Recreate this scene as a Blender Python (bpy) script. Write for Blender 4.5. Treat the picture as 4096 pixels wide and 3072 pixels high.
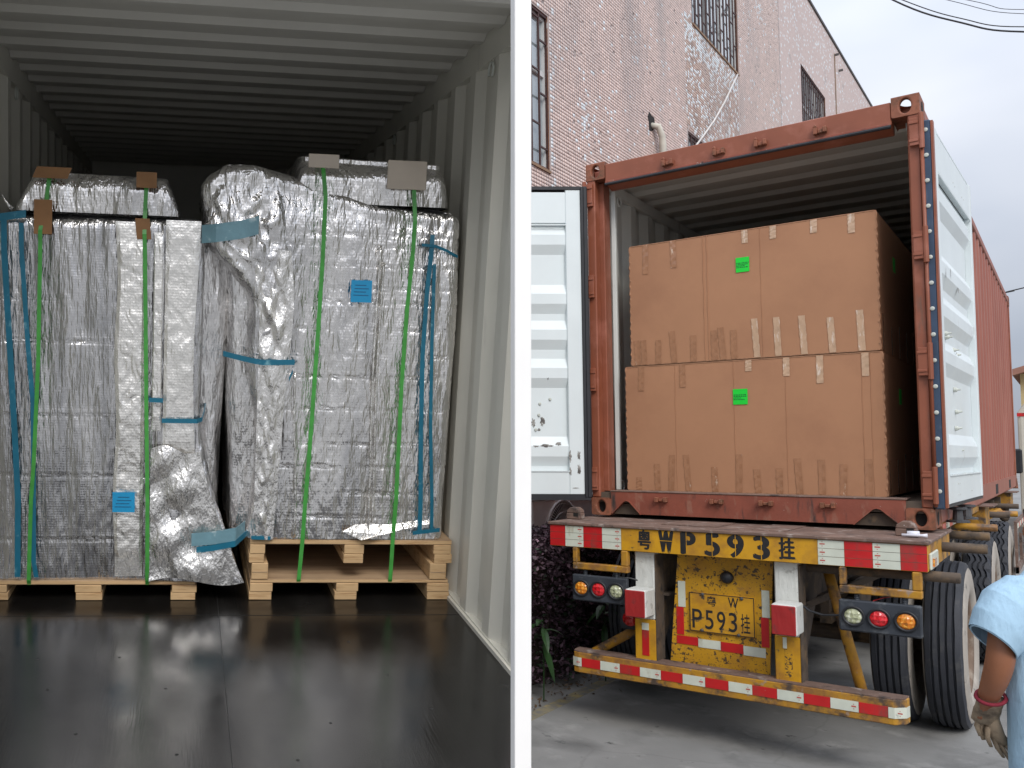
import bpy, bmesh, math, random
import numpy as np
from mathutils import Vector, Matrix

# ------------------------------------------------------------------ scene, camera, light
S = bpy.context.scene
for o in list(bpy.data.objects):
    bpy.data.objects.remove(o)
COL = S.collection
R = math.radians

cam = bpy.data.cameras.new('camera')
cam.sensor_width = 36.0
cam.sensor_fit = 'HORIZONTAL'
cam.lens = 31.368
cam.shift_x = 0.22975
cam.shift_y = 0.02013
cam.clip_start = 0.05
cam.clip_end = 3000
co = bpy.data.objects.new('camera', cam)
COL.objects.link(co)
co.matrix_world = Matrix(((0.74451, 0.03591, 0.66664, 1.97809),
                          (0.66761, -0.04273, -0.74329, -7.72655),
                          (0.00179, 0.99844, -0.05579, 2.10808), (0, 0, 0, 1)))
S.camera = co

SUN_EL, SUN_AZ = 41.0, 133.0        # azimuth clockwise from +Y
w = bpy.data.worlds.new('World')
S.world = w
w.use_nodes = True
nt = w.node_tree
nt.nodes.clear()
N = nt.nodes.new
L = nt.links.new
wo = N('ShaderNodeOutputWorld')
bg1 = N('ShaderNodeBackground')
bg2 = N('ShaderNodeBackground')
mx = N('ShaderNodeMixShader')
sky = N('ShaderNodeTexSky')
sky.sky_type = 'NISHITA'
sky.sun_disc = False
sky.sun_elevation = R(SUN_EL)
sky.sun_rotation = R(SUN_AZ)
sky.dust_density = 4.0
bg1.inputs[1].default_value = 0.12
L(sky.outputs[0], bg1.inputs[0])
tc = N('ShaderNodeTexCoord')
mp = N('ShaderNodeMapping')
mp.inputs['Scale'].default_value = (1.0, 1.0, 2.2)
nz = N('ShaderNodeTexNoise')
nz.inputs['Scale'].default_value = 2.1
nz.inputs['Detail'].default_value = 4
nz.inputs['Roughness'].default_value = 0.5
cr = N('ShaderNodeValToRGB')
cr.color_ramp.elements[0].position = 0.36
cr.color_ramp.elements[0].color = (0.54, 0.60, 0.72, 1)
cr.color_ramp.elements[1].position = 0.64
cr.color_ramp.elements[1].color = (0.80, 0.83, 0.90, 1)
L(tc.outputs['Generated'], mp.inputs[0])
L(mp.outputs[0], nz.inputs[0])
L(nz.outputs[0], cr.inputs[0])
L(cr.outputs[0], bg2.inputs[0])
sp = N('ShaderNodeSeparateXYZ')        # overcast dome: three times as bright overhead as at the horizon
L(tc.outputs['Generated'], sp.inputs[0])
mr = N('ShaderNodeMapRange')
mr.inputs[1].default_value = 0.0
mr.inputs[2].default_value = 1.0
mr.inputs[3].default_value = 0.50
mr.inputs[4].default_value = 2.0
L(sp.outputs[2], mr.inputs[0])
L(mr.outputs[0], bg2.inputs[1])
mx.inputs[0].default_value = 0.9
L(bg1.outputs[0], mx.inputs[1])
L(bg2.outputs[0], mx.inputs[2])
L(mx.outputs[0], wo.inputs[0])

sd = bpy.data.lights.new('sun', 'SUN')
sd.energy = 1.5
sd.angle = R(25)
sd.color = (1.0, 0.965, 0.91)
so = bpy.data.objects.new('sun', sd)
COL.objects.link(so)
sdir = Vector((math.sin(R(SUN_AZ)) * math.cos(R(SUN_EL)), math.cos(R(SUN_AZ)) * math.cos(R(SUN_EL)), math.sin(R(SUN_EL))))
so.location = sdir * 60
so.rotation_euler = (-sdir).to_track_quat('-Z', 'Y').to_euler()

vs = S.view_settings
vs.view_transform = 'Standard'
vs.look = 'None'
vs.exposure = 0.34
vs.gamma = 1.0
vs.use_curve_mapping = False
try:
    S.cycles.max_bounces = 8
    S.cycles.diffuse_bounces = 5
    S.cycles.glossy_bounces = 4
    S.cycles.use_denoising = True
except Exception:
    pass

# frame of the second container (its own floor slopes up a loading ramp)
LEFT = Matrix(((0.67314, -0.72541, 0.14374, -1.24782),
               (0.7394, 0.66354, -0.114, -4.54515),
               (-0.01269, 0.18302, 0.98303, 1.38011), (0, 0, 0, 1)))
CAM_L = Vector((-0.19, -4.318, 1.542))          # where one stands, in that frame

# ------------------------------------------------------------------ helpers
rng = random.Random(7)


def tag(o, label=None, cat=None, group=None, kind=None):
    if label:
        o['label'] = label
    if cat:
        o['category'] = cat
    if group:
        o['group'] = group
    if kind:
        o['kind'] = kind
    return o


def thing(name, label, cat, group=None, m=None, loc=None):
    o = bpy.data.objects.new(name, None)
    o.empty_display_size = 0.1
    COL.objects.link(o)
    if m is not None:
        o.matrix_world = m
    elif loc is not None:
        o.location = loc
    return tag(o, label, cat, group)


class MB:
    def __init__(s):
        s.v = []
        s.f = []

    def add(s, vs_, fs_):
        n = len(s.v)
        s.v += [tuple(a) for a in vs_]
        s.f += [tuple(i + n for i in f) for f in fs_]
        return s

    def box(s, x0, x1, y0, y1, z0, z1):
        return s.add([(x0, y0, z0), (x1, y0, z0), (x1, y1, z0), (x0, y1, z0), (x0, y0, z1), (x1, y0, z1), (x1, y1, z1), (x0, y1, z1)],
                     [(0, 3, 2, 1), (4, 5, 6, 7), (0, 1, 5, 4), (1, 2, 6, 5), (2, 3, 7, 6), (3, 0, 4, 7)])

    def quad(s, a, b, c, d):
        return s.add([a, b, c, d], [(0, 1, 2, 3)])

    def prism(s, poly, axis, a, b):
        """poly: 2-D outline in the two other axes (x,y / x,z / y,z order), extruded from a to b along axis"""
        def P(q, t):
            if axis == 0:
                return (t, q[0], q[1])
            if axis == 1:
                return (q[0], t, q[1])
            return (q[0], q[1], t)
        n = len(poly)
        vs_ = [P(q, a) for q in poly] + [P(q, b) for q in poly]
        fs_ = [tuple(range(n))[::-1], tuple(range(n, 2 * n))]
        for i in range(n):
            j = (i + 1) % n
            fs_.append((i, j, n + j, n + i))
        return s.add(vs_, fs_)

    def tube(s, pts, r, n=10, caps=True, flat=1.0):
        pts = [Vector(p) for p in pts]
        if not hasattr(r, '__len__'):
            r = [r] * len(pts)
        rings = []
        up = Vector((0, 0, 1))
        prev = None
        for i, p in enumerate(pts):
            d = (pts[min(i + 1, len(pts) - 1)] - pts[max(i - 1, 0)]).normalized()
            if prev is None:
                a = d.cross(up)
                if a.length < 1e-3:
                    a = d.cross(Vector((1, 0, 0)))
            else:
                a = prev - d * prev.dot(d)
            a.normalize()
            prev = a
            b = d.cross(a)
            rings.append([p + (a * math.cos(2 * math.pi * k / n) + b * math.sin(2 * math.pi * k / n) * flat) * r[i] for k in range(n)])
        vs_ = [q for ring in rings for q in ring]
        fs_ = []
        for i in range(len(rings) - 1):
            for k in range(n):
                k2 = (k + 1) % n
                fs_.append((i * n + k, i * n + k2, (i + 1) * n + k2, (i + 1) * n + k))
        if caps:
            fs_.append(tuple(range(n))[::-1])
            fs_.append(tuple((len(rings) - 1) * n + k for k in range(n)))
        return s.add(vs_, fs_)

    def ribbon(s, pts, w, t, wd):
        pts = [Vector(p) for p in pts]
        wd = Vector(wd).normalized()
        vs_ = []
        for i, p in enumerate(pts):
            d = (pts[min(i + 1, len(pts) - 1)] - pts[max(i - 1, 0)]).normalized()
            n = d.cross(wd).normalized()
            vs_ += [p - wd * w / 2 - n * t / 2, p + wd * w / 2 - n * t / 2, p + wd * w / 2 + n * t / 2, p - wd * w / 2 + n * t / 2]
        fs_ = []
        for i in range(len(pts) - 1):
            for k in range(4):
                k2 = (k + 1) % 4
                fs_.append((i * 4 + k, i * 4 + k2, i * 4 + 4 + k2, i * 4 + 4 + k))
        fs_ += [(3, 2, 1, 0), tuple(len(vs_) - 4 + k for k in range(4))]
        return s.add(vs_, fs_)

    def lathe(s, prof, axis, c, n=32, wob=None):
        """prof: (a, r) along axis, revolved; wob(theta, i) -> da for axial shift"""
        vs_ = []
        m = len(prof)
        for k in range(n):
            th = 2 * math.pi * k / n
            for i, (a, r) in enumerate(prof):
                if wob:
                    da, dr = wob(k, i)
                    a += da
                    r += dr
                u, v = r * math.cos(th), r * math.sin(th)
                p = [(a, u, v), (v, a, u), (u, v, a)][axis]
                vs_.append((p[0] + c[0], p[1] + c[1], p[2] + c[2]))
        fs_ = []
        for k in range(n):
            k2 = (k + 1) % n
            for i in range(m - 1):
                fs_.append((k * m + i, k * m + i + 1, k2 * m + i + 1, k2 * m + i))
        return s.add(vs_, fs_)

    def build(s, name, mat, parent=None, bevel=0.0, smooth=False, seg=1):
        me = bpy.data.meshes.new(name)
        me.from_pydata(s.v, [], s.f)
        bm = bmesh.new()
        bm.from_mesh(me)
        bmesh.ops.recalc_face_normals(bm, faces=bm.faces)
        bm.to_mesh(me)
        bm.free()
        me.materials.append(mat)
        o = bpy.data.objects.new(name, me)
        COL.objects.link(o)
        if parent is not None:
            o.parent = parent
        if smooth:
            for p in me.polygons:
                p.use_smooth = True
        if bevel:
            b = o.modifiers.new('bevel', 'BEVEL')
            b.width = bevel
            b.segments = seg
            b.limit_method = 'ANGLE'
            b.angle_limit = R(40)
        return o


def box(name, x0, x1, y0, y1, z0, z1, mat, parent, bevel=0.0):
    return MB().box(x0, x1, y0, y1, z0, z1).build(name, mat, parent, bevel)


def copy_tree(o, parent=None):
    c = o.copy()
    COL.objects.link(c)
    c.parent = parent
    for ch in [x for x in o.children]:
        copy_tree(ch, c)
    return c


# vectorised gradient noise
_prm = np.random.RandomState(3).permutation(256)
_prm = np.concatenate([_prm, _prm, _prm])
_gr = np.random.RandomState(5).normal(size=(256, 3))
_gr /= np.linalg.norm(_gr, axis=1)[:, None]


def pn(p):
    p = np.asarray(p, float)
    i = np.floor(p).astype(int)
    f = p - i
    i &= 255
    u = f * f * f * (f * (f * 6 - 15) + 10)
    out = 0
    for dx in (0, 1):
        for dy in (0, 1):
            for dz in (0, 1):
                h = _prm[_prm[_prm[(i[:, 0] + dx) & 255] + ((i[:, 1] + dy) & 255)] + ((i[:, 2] + dz) & 255)]
                g = _gr[h]
                d = (g * (f - np.array([dx, dy, dz]))).sum(1)
                wt = (u[:, 0] if dx else 1 - u[:, 0]) * (u[:, 1] if dy else 1 - u[:, 1]) * (u[:, 2] if dz else 1 - u[:, 2])
                out = out + d * wt
    return out


# ------------------------------------------------------------------ materials
def mat(name, base, rough=0.6, metal=0.0, var=0.12, vscale=5.0, layers=(), bump=None, bump2=None, coat=0.0, spec=0.5, attr=None, trans=0.0, rvar=0.0):
    m = bpy.data.materials.new(name)
    m.use_nodes = True
    t = m.node_tree
    b = t.nodes['Principled BSDF']
    n, l = t.nodes.new, t.links.new
    tcn = n('ShaderNodeTexCoord')

    def noise(scale, stretch=(1, 1, 1), detail=4, rough_=0.55):
        mpn = n('ShaderNodeMapping')
        mpn.inputs['Scale'].default_value = stretch
        l(tcn.outputs['Object'], mpn.inputs[0])
        q = n('ShaderNodeTexNoise')
        q.inputs['Scale'].default_value = scale
        q.inputs['Detail'].default_value = detail
        q.inputs['Roughness'].default_value = rough_
        l(mpn.outputs[0], q.inputs['Vector'])
        return q.outputs[0]

    def mixc(fac, a, c):
        q = n('ShaderNodeMix')
        q.data_type = 'RGBA'
        l(fac, q.inputs[0])
        for k, s_ in ((6, a), (7, c)):
            if isinstance(s_, tuple):
                q.inputs[k].default_value = (*s_[:3], 1)
            else:
                l(s_, q.inputs[k])
        return q.outputs[2]

    def ramp(src, lo, hi):
        q = n('ShaderNodeMapRange')
        q.inputs[1].default_value = lo
        q.inputs[2].default_value = hi
        l(src, q.inputs[0])
        return q.outputs[0]
    lo = tuple(c * (1 - var) for c in base)
    hi = tuple(min(1, c * (1 + var)) for c in base)
    nv = noise(vscale)
    if attr:
        at = n('ShaderNodeAttribute')
        at.attribute_name = attr
        hv = n('ShaderNodeHueSaturation')
        l(at.outputs['Color'], hv.inputs['Color'])
        l(ramp(nv, 0.0, 1.0), hv.inputs['Value'])
        mr = hv.inputs['Value'].links[0].from_node
        mr.inputs[3].default_value = 1 - var
        mr.inputs[4].default_value = 1 + var
        col = hv.outputs[0]
    else:
        col = mixc(ramp(nv, 0.3, 0.7), lo, hi)
    rsock = None
    for ly in layers:
        c, sc, a, bb = ly[:4]
        st = ly[4] if len(ly) > 4 else (1, 1, 1)
        det = ly[5] if len(ly) > 5 else 6
        fac = ramp(noise(sc, st, det, 0.62), a, bb)
        col = mixc(fac, col, c)
    if not isinstance(col, tuple):
        l(col, b.inputs['Base Color'])
    b.inputs['Roughness'].default_value = rough
    if rvar:
        q = ramp(noise(vscale * 1.7, (1, 1, 1), 5), 0.25, 0.75)
        mr = q.node
        mr.inputs[3].default_value = max(0.02, rough - rvar)
        mr.inputs[4].default_value = min(1, rough + rvar)
        l(q, b.inputs['Roughness'])
    b.inputs['Metallic'].default_value = metal
    b.inputs['Coat Weight'].default_value = coat
    b.inputs['Specular IOR Level'].default_value = spec
    b.inputs['Transmission Weight'].default_value = trans
    nrm = None
    for bp in (bump, bump2):
        if bp:
            st_, sc_, dist = bp[:3]
            stretch = bp[3] if len(bp) > 3 else (1, 1, 1)
            kind = bp[4] if len(bp) > 4 else 'noise'
            q = n('ShaderNodeBump')
            q.inputs['Strength'].default_value = st_
            q.inputs['Distance'].default_value = dist
            if kind == 'noise':
                l(noise(sc_, stretch, 5), q.inputs['Height'])
            else:
                mpn = n('ShaderNodeMapping')
                mpn.inputs['Scale'].default_value = stretch
                l(tcn.outputs['Object'], mpn.inputs[0])
                vo = n('ShaderNodeTexVoronoi')
                vo.inputs['Scale'].default_value = sc_
                if kind == 'grid':
                    vo.inputs['Randomness'].default_value = 0.25
                l(mpn.outputs[0], vo.inputs['Vector'])
                l(vo.outputs['Distance'], q.inputs['Height'])
            if nrm:
                l(nrm, q.inputs['Normal'])
            nrm = q.outputs[0]
    if nrm:
        l(nrm, b.inputs['Normal'])
    return m


RUST = (0.115, 0.052, 0.026)
DIRT = (0.10, 0.075, 0.055)
M = {}
M['red'] = mat('oxide_red_paint', (0.25, 0.075, 0.038), 0.48, var=0.12, vscale=3, layers=[((0.36, 0.13, 0.085), 4, 0.52, 0.75), (DIRT, 7, 0.63, 0.75, (1, 1, .25))], bump=(.15, 90, .002), rvar=.12)
M['redside'] = mat('oxide_red_side', (0.285, 0.095, 0.065), 0.55, var=0.08, vscale=1.2, layers=[((0.37, 0.15, 0.11), 2, 0.5, 0.8, (1, 1, .3))], bump=(.1, 60, .002))
M['redworn'] = mat('worn_red_paint', (0.23, 0.062, 0.037), 0.6, var=0.2, vscale=4, layers=[((0.30, 0.17, 0.12), 9, 0.55, 0.72, (1, 1, .4)), ((0.04, 0.03, 0.027), 12, 0.58, 0.70, (1, 1, .18)), ((0.42, 0.36, 0.31), 26, 0.66, 0.72)], bump=(.3, 50, .004), rvar=.15)
M['castred'] = mat('rusty_casting', (0.25, 0.085, 0.045), 0.68, var=0.25, vscale=9, layers=[(RUST, 11, 0.48, 0.66), ((0.42, 0.26, 0.17), 16, 0.62, 0.75)], bump=(.45, 60, .004))
M['white'] = mat('door_white', (0.67, 0.725, 0.735), 0.42, var=0.035, vscale=2.5, layers=[((0.42, 0.43, 0.40), 5, 0.66, 0.80, (1, 1, .35)), ((0.10, 0.095, 0.09), 13, 0.735, 0.76, (1, 1, .7))], bump=(.06, 80, .002), rvar=.08)
M['scrape'] = mat('scraped_paint', (0.30, 0.29, 0.27), 0.7, var=.3, vscale=20, layers=[((0.09, 0.08, 0.075), 26, .42, .58), ((0.6, 0.63, 0.6), 40, .62, .68)])
M['inside'] = mat('container_inside_grey', (0.66, 0.69, 0.655), 0.5, var=0.05, vscale=2, layers=[((0.30, 0.20, 0.12), 4, 0.70, 0.80), ((0.36, 0.36, 0.33), 8, 0.6, 0.8, (1, 1, .2))], bump=(.08, 50, .002))
M['insideroof'] = mat('container_roof_grey', (0.64, 0.65, 0.61), 0.5, var=0.05, vscale=2, bump=(.08, 50, .002))
M['leftwall'] = mat('pale_grey_wall', (0.63, 0.61, 0.535), 0.42, var=0.05, vscale=2, layers=[((0.45, 0.44, 0.40), 6, 0.6, 0.8, (1, 1, .15)), ((0.16, 0.14, 0.12), 17, 0.73, 0.76, (1, 1, .4))], bump=(.08, 60, .002), rvar=.08)
M['leftroof'] = mat('pale_grey_roof', (0.56, 0.54, 0.49), 0.45, var=0.06, vscale=2, bump=(.08, 60, .002), rvar=.06)
M['blackfloor'] = mat('black_film_plywood', (0.0065, 0.006, 0.0056), 0.20, var=0.35, vscale=2, layers=[((0.015, 0.014, 0.013), 2.2, 0.48, 0.72, (1.6, .5, 1)), ((0.03, 0.028, 0.025), 46, 0.70, 0.74), ((0.022, 0.021, 0.019), 9, 0.66, 0.74, (.25, 2.5, 1)), ((0.003, 0.003, 0.003), 24, 0.70, 0.73)], bump=(.10, 28, .004, (4, .3, 1)), rvar=.09, spec=.42)
M['floorin'] = mat('container_floor', (0.10, 0.075, 0.055), 0.7, var=0.2, bump=(.2, 40, .003))
M['postwhite'] = mat('white_post_paint', (0.90, 0.885, 0.86), 0.45, var=0.015, vscale=6, bump=(.05, 60, .001))
M['gasketblue'] = mat('blue_rubber_gasket', (0.035, 0.060, 0.105), 0.42, var=0.2, vscale=6, layers=[((0.14, 0.17, 0.21), 7, 0.56, 0.75, (1, 1, .3))])
M['rubber'] = mat('black_rubber', (0.014, 0.015, 0.019), 0.5, var=0.25, vscale=8)
M['card'] = mat('cardboard', (0.395, 0.200, 0.110), 0.72, var=0.035, vscale=3, layers=[((0.335, 0.165, 0.092), 1.6, 0.48, 0.75)], bump=(.10, 40, .001, (8, 1, .4)), spec=.3)
M['cardedge'] = mat('cardboard_edge', (0.33, 0.17, 0.094), 0.8, var=0.2, vscale=30, bump=(.4, 60, .003))
M['carddark'] = mat('cardboard_cut', (0.05, 0.03, 0.02), 0.9, var=0.2)
M['tape'] = mat('brown_packing_tape', (0.335, 0.163, 0.085), 0.22, var=0.08, vscale=9, layers=[((0.60, 0.46, 0.35), 24, 0.64, 0.70, (1, 1, .3))], bump=(.4, 60, .003, (1, 1, .4)), coat=.4)
M['tapelight'] = mat('pale_packing_tape', (0.50, 0.33, 0.215), 0.25, var=0.1, vscale=12, layers=[((0.66, 0.54, 0.44), 30, 0.56, 0.66, (1, 1, .3))], bump=(.4, 70, .003, (1, 1, .4)), coat=.3)
M['green'] = mat('green_label', (0.004, 0.60, 0.035), 0.5, var=0.03)
M['blue'] = mat('blue_label', (0.01, 0.27, 0.52), 0.5, var=0.05)
M['ink'] = mat('black_ink', (0.012, 0.012, 0.014), 0.6, var=0.3, vscale=30, layers=[((0.20, 0.13, 0.02), 22, 0.66, 0.70)])
M['inkplain'] = mat('plain_black_ink', (0.012, 0.012, 0.014), 0.6, var=0.1)
M['inkgreen'] = mat('label_print', (0.0, 0.10, 0.02), 0.6, var=0.1)
M['yellow'] = mat('yellow_chassis_paint', (0.58, 0.295, 0.010), 0.5, var=0.10, vscale=5, layers=[((0.38, 0.18, 0.02), 6, 0.46, 0.68), ((0.06, 0.05, 0.04), 14, 0.62, 0.68), ((0.16, 0.10, 0.05), 5, .60, .72, (1, 1, .3))], bump=(.25, 45, .003), rvar=.12)
M['yellowrust'] = mat('rusted_yellow_paint', (0.50, 0.25, 0.014), 0.58, var=0.18, vscale=5, layers=[((0.25, 0.115, 0.03), 5, 0.40, 0.62), ((0.075, 0.05, 0.035), 7, 0.50, 0.63), ((0.30, 0.22, 0.17), 18, 0.60, 0.70)], bump=(.4, 40, .004), rvar=.15)
M['yellowspeck'] = mat('speckled_yellow_paint', (0.53, 0.275, 0.010), 0.52, var=0.16, vscale=4, layers=[((0.34, 0.16, 0.02), 5, 0.5, 0.7), ((0.07, 0.042, 0.02), 34, 0.565, 0.60), ((0.15, 0.095, 0.055), 6, 0.60, 0.70), ((0.10, 0.06, 0.035), 70, .60, .63)], bump=(.35, 50, .003), rvar=.12)
M['chassis'] = mat('dirty_chassis', (0.085, 0.062, 0.045), 0.8, var=0.3, vscale=5, layers=[((0.19, 0.12, 0.06), 6, 0.52, 0.7), ((0.02, 0.018, 0.017), 9, 0.55, 0.7)], bump=(.4, 40, .004))
M['deck'] = mat('rusty_deck', (0.165, 0.105, 0.082), 0.85, var=0.25, vscale=6, layers=[((0.34, 0.29, 0.26), 9, 0.56, 0.68), ((0.055, 0.04, 0.035), 7, 0.56, 0.68), ((0.55, 0.52, 0.48), 24, 0.69, 0.72)], bump=(.5, 40, .005))
M['refred'] = mat('red_reflective_tape', (0.50, 0.010, 0.012), 0.35, var=0.10, vscale=9, layers=[((0.24, 0.045, 0.035), 7, 0.56, 0.72, (1, 1, .4)), ((0.30, 0.22, 0.18), 24, 0.70, 0.73)], coat=.3)
M['refwhite'] = mat('white_reflective_tape', (0.60, 0.63, 0.54), 0.4, var=0.08, vscale=9, layers=[((0.34, 0.29, 0.19), 8, 0.60, 0.76, (1, 1, .4)), ((0.15, 0.11, 0.08), 26, 0.70, 0.735)], coat=.3)
M['redmark'] = mat('red_tape_print', (0.50, 0.09, 0.07), 0.5, var=0.1)
M['chunkwhite'] = mat('thick_white_paint', (0.60, 0.61, 0.58), 0.55, var=0.06, vscale=10, layers=[((0.30, 0.29, 0.26), 15, 0.6, 0.72), ((0.12, 0.10, 0.08), 26, 0.69, 0.72)], bump=(.8, 26, .012, (1, 1, .35)))
M['blockred'] = mat('thick_red_paint', (0.33, 0.018, 0.018), 0.45, var=0.12, vscale=9, layers=[((0.42, 0.13, 0.12), 18, 0.62, 0.72, (1, 1, .3)), ((0.12, 0.03, 0.03), 9, 0.58, 0.7)], bump=(.5, 30, .008, (1, 1, .4)))
M['tread'] = mat('tyre_tread', (0.030, 0.033, 0.042), 0.7, var=0.2, vscale=6, layers=[((0.06, 0.06, 0.062), 9, 0.55, 0.7)], bump=(.25, 60, .003))
M['sidewall'] = mat('dusty_sidewall', (0.35, 0.315, 0.275), 0.85, var=0.15, vscale=4, layers=[((0.15, 0.14, 0.13), 9, 0.60, 0.70), ((0.45, 0.41, 0.36), 7, 0.55, 0.7)], bump=(.35, 50, .003))
M['rim'] = mat('rusty_rim', (0.17, 0.115, 0.08), 0.75, var=0.2, vscale=6, layers=[((0.30, 0.25, 0.20), 8, 0.5, 0.7)], bump=(.3, 40, .003))
M['lampblack'] = mat('dusty_black_lamp_box', (0.030, 0.036, 0.047), 0.62, var=0.3, vscale=6, layers=[((0.13, 0.14, 0.15), 9, 0.54, 0.76)], bump=(.25, 50, .002))
for k, c, c2 in (('amber', (0.72, 0.21, 0.006), (0.95, 0.48, 0.07)), ('lred', (0.62, 0.004, 0.010), (0.80, 0.03, 0.04)), ('clear', (0.42, 0.44, 0.27), (0.70, 0.72, 0.55))):
    M[k] = mat(k + '_lens', c, 0.12, var=0.1, vscale=20, layers=[(c2, 42, 0.52, 0.62, (1, 1, 1), 2)], bump=(1.0, 34, .012, (1, 1, 1), 'grid'), coat=1.0)
M['floorjoint'] = mat('floor_joint', (0.004, 0.004, 0.004), 0.8, var=.2)
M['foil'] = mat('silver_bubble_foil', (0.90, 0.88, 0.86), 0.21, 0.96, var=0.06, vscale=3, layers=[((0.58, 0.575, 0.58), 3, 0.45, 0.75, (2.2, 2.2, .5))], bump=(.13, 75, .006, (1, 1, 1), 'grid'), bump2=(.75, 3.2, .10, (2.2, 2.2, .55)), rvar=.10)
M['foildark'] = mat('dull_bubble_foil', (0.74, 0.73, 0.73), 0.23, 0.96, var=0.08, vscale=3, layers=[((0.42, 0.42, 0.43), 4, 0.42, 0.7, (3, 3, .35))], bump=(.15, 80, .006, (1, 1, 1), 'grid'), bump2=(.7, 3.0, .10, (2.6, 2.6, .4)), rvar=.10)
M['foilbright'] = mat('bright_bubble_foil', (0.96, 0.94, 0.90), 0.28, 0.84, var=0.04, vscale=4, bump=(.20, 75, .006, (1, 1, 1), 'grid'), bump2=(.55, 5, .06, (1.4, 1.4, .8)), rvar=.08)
M['foilwr'] = mat('crumpled_silver_foil', (0.92, 0.90, 0.87), 0.23, 0.92, var=0.05, vscale=3, bump=(.8, 7, .05, (1.8, 1.8, .8)), bump2=(.45, 26, .012, (1.2, 1.2, .5)), rvar=.06)
M['strap'] = mat('green_strap', (0.055, 0.30, 0.050), 0.38, var=0.15, vscale=20, bump=(.3, 140, .001))
M['teal'] = mat('teal_tape', (0.010, 0.135, 0.215), 0.35, var=0.12, vscale=9, layers=[((0.16, 0.36, 0.43), 14, 0.60, 0.72)])
M['tealpale'] = mat('pale_teal_tape', (0.15, 0.28, 0.33), 0.3, var=0.12, vscale=12, layers=[((0.40, 0.52, 0.55), 20, 0.58, 0.68)], bump=(.5, 40, .004))
M['cardpad'] = mat('brown_corner_pad', (0.25, 0.125, 0.050), 0.75, var=0.12, vscale=14, bump=(.2, 50, .002))
M['woodpad'] = mat('pale_wood_pad', (0.50, 0.43, 0.35), 0.7, var=0.08, vscale=6, bump=(.3, 24, .003, (1, 1, 7)))
M['wood'] = mat('pine_block', (0.56, 0.375, 0.195), 0.7, var=0.10, vscale=5, layers=[((0.36, 0.20, 0.085), 15, 0.52, 0.68, (.4, 1, 6))], bump=(.25, 22, .003, (.5, 1, 6)))
M['ply'] = mat('plywood_deck', (0.40, 0.275, 0.165), 0.7, var=0.12, vscale=4, layers=[((0.24, 0.15, 0.085), 7, 0.48, 0.72, (.3, 4, 3))], bump=(.2, 24, .003, (.5, 5, 4)))
M['concrete'] = mat('yard_concrete', (0.24, 0.238, 0.23), 0.85, var=0.16, vscale=0.9, layers=[((0.125, 0.125, 0.122), 1.1, 0.50, 0.74), ((0.36, 0.355, 0.34), 2.6, 0.56, 0.78), ((0.055, 0.058, 0.055), 5, 0.64, 0.72), ((0.06, 0.055, 0.05), 60, 0.70, 0.74)], bump=(.35, 30, .01), bump2=(.3, 150, .003), spec=.3)
M['lineyellow'] = mat('faded_yellow_line', (0.34, 0.275, 0.12), 0.8, var=0.2, vscale=5, layers=[((0.17, 0.165, 0.155), 6, 0.38, 0.58)], bump=(.3, 60, .003))
M['rampcon'] = mat('ramp_concrete', (0.26, 0.255, 0.24), 0.9, var=0.15, vscale=2, bump=(.3, 30, .01))
M['grout'] = mat('dark_grout', (0.39, 0.335, 0.32), 0.95, var=0.2, vscale=2, layers=[((0.16, 0.15, 0.15), 1.5, 0.52, 0.7)], bump=(.3, 50, .004))
M['tiles'] = mat('pink_mosaic', (0.5, 0.4, 0.36), 0.45, var=0.10, vscale=0.8, attr='tint', layers=[((0.36, 0.32, 0.31), 0.7, 0.50, 0.80, (1, 1.3, .45)), ((0.22, 0.20, 0.195), 2.2, 0.62, 0.80, (1, 1.6, .35)), ((0.10, 0.095, 0.09), 1.3, 0.69, 0.78, (1, 1, .5))])
M['coping'] = mat('dark_coping', (0.085, 0.08, 0.08), 0.8, var=0.3)
M['winframe'] = mat('window_aluminium', (0.55, 0.56, 0.56), 0.4, var=0.05)
M['glass'] = mat('window_glass', (0.26, 0.31, 0.33), 0.04, var=0.2, vscale=1.0, spec=1.0, coat=1.0)
M['grille'] = mat('brown_steel_bars', (0.055, 0.022, 0.020), 0.6, var=0.2)
M['reveal'] = mat('brick_reveal', (0.24, 0.125, 0.075), 0.9, var=0.25, vscale=12, layers=[((0.5, 0.48, 0.46), 9, 0.6, 0.68)], bump=(.6, 30, .01))
M['sill'] = mat('stained_sill', (0.25, 0.16, 0.10), 0.85, var=0.25, vscale=4)
M['pipe'] = mat('taped_drain_pipe', (0.55, 0.53, 0.46), 0.6, var=0.12, vscale=8)
M['black'] = mat('black_void', (0.012, 0.011, 0.010), 0.9, var=0.3)
M['cable'] = mat('black_cable', (0.02, 0.021, 0.024), 0.6, var=0.1)
M['cablewhite'] = mat('white_cable', (0.6, 0.58, 0.56), 0.6, var=0.1)
M['ac'] = mat('ac_casing', (0.80, 0.81, 0.80), 0.45, var=0.05, vscale=3, layers=[((0.30, 0.29, 0.27), 6, 0.62, 0.8)])
M['acgrille'] = mat('ac_grille', (0.10, 0.11, 0.12), 0.4, var=0.1)
M['leafpurple'] = mat('purple_leaf', (0.05, 0.025, 0.035), 0.55, var=0.3, vscale=4, attr='tint')
M['leafgreen'] = mat('green_leaf', (0.018, 0.055, 0.012), 0.45, var=0.25, vscale=6)
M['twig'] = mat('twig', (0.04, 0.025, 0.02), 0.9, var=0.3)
M['shirt'] = mat('pale_blue_cotton', (0.36, 0.53, 0.67), 0.85, var=0.07, vscale=4, layers=[((0.20, 0.31, 0.42), 6, 0.62, 0.74), ((0.28, 0.42, 0.54), 14, .55, .75)], bump=(.55, 8, .03, (1.6, 1.6, .5)), bump2=(.3, 260, .0015), spec=.2)
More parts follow.
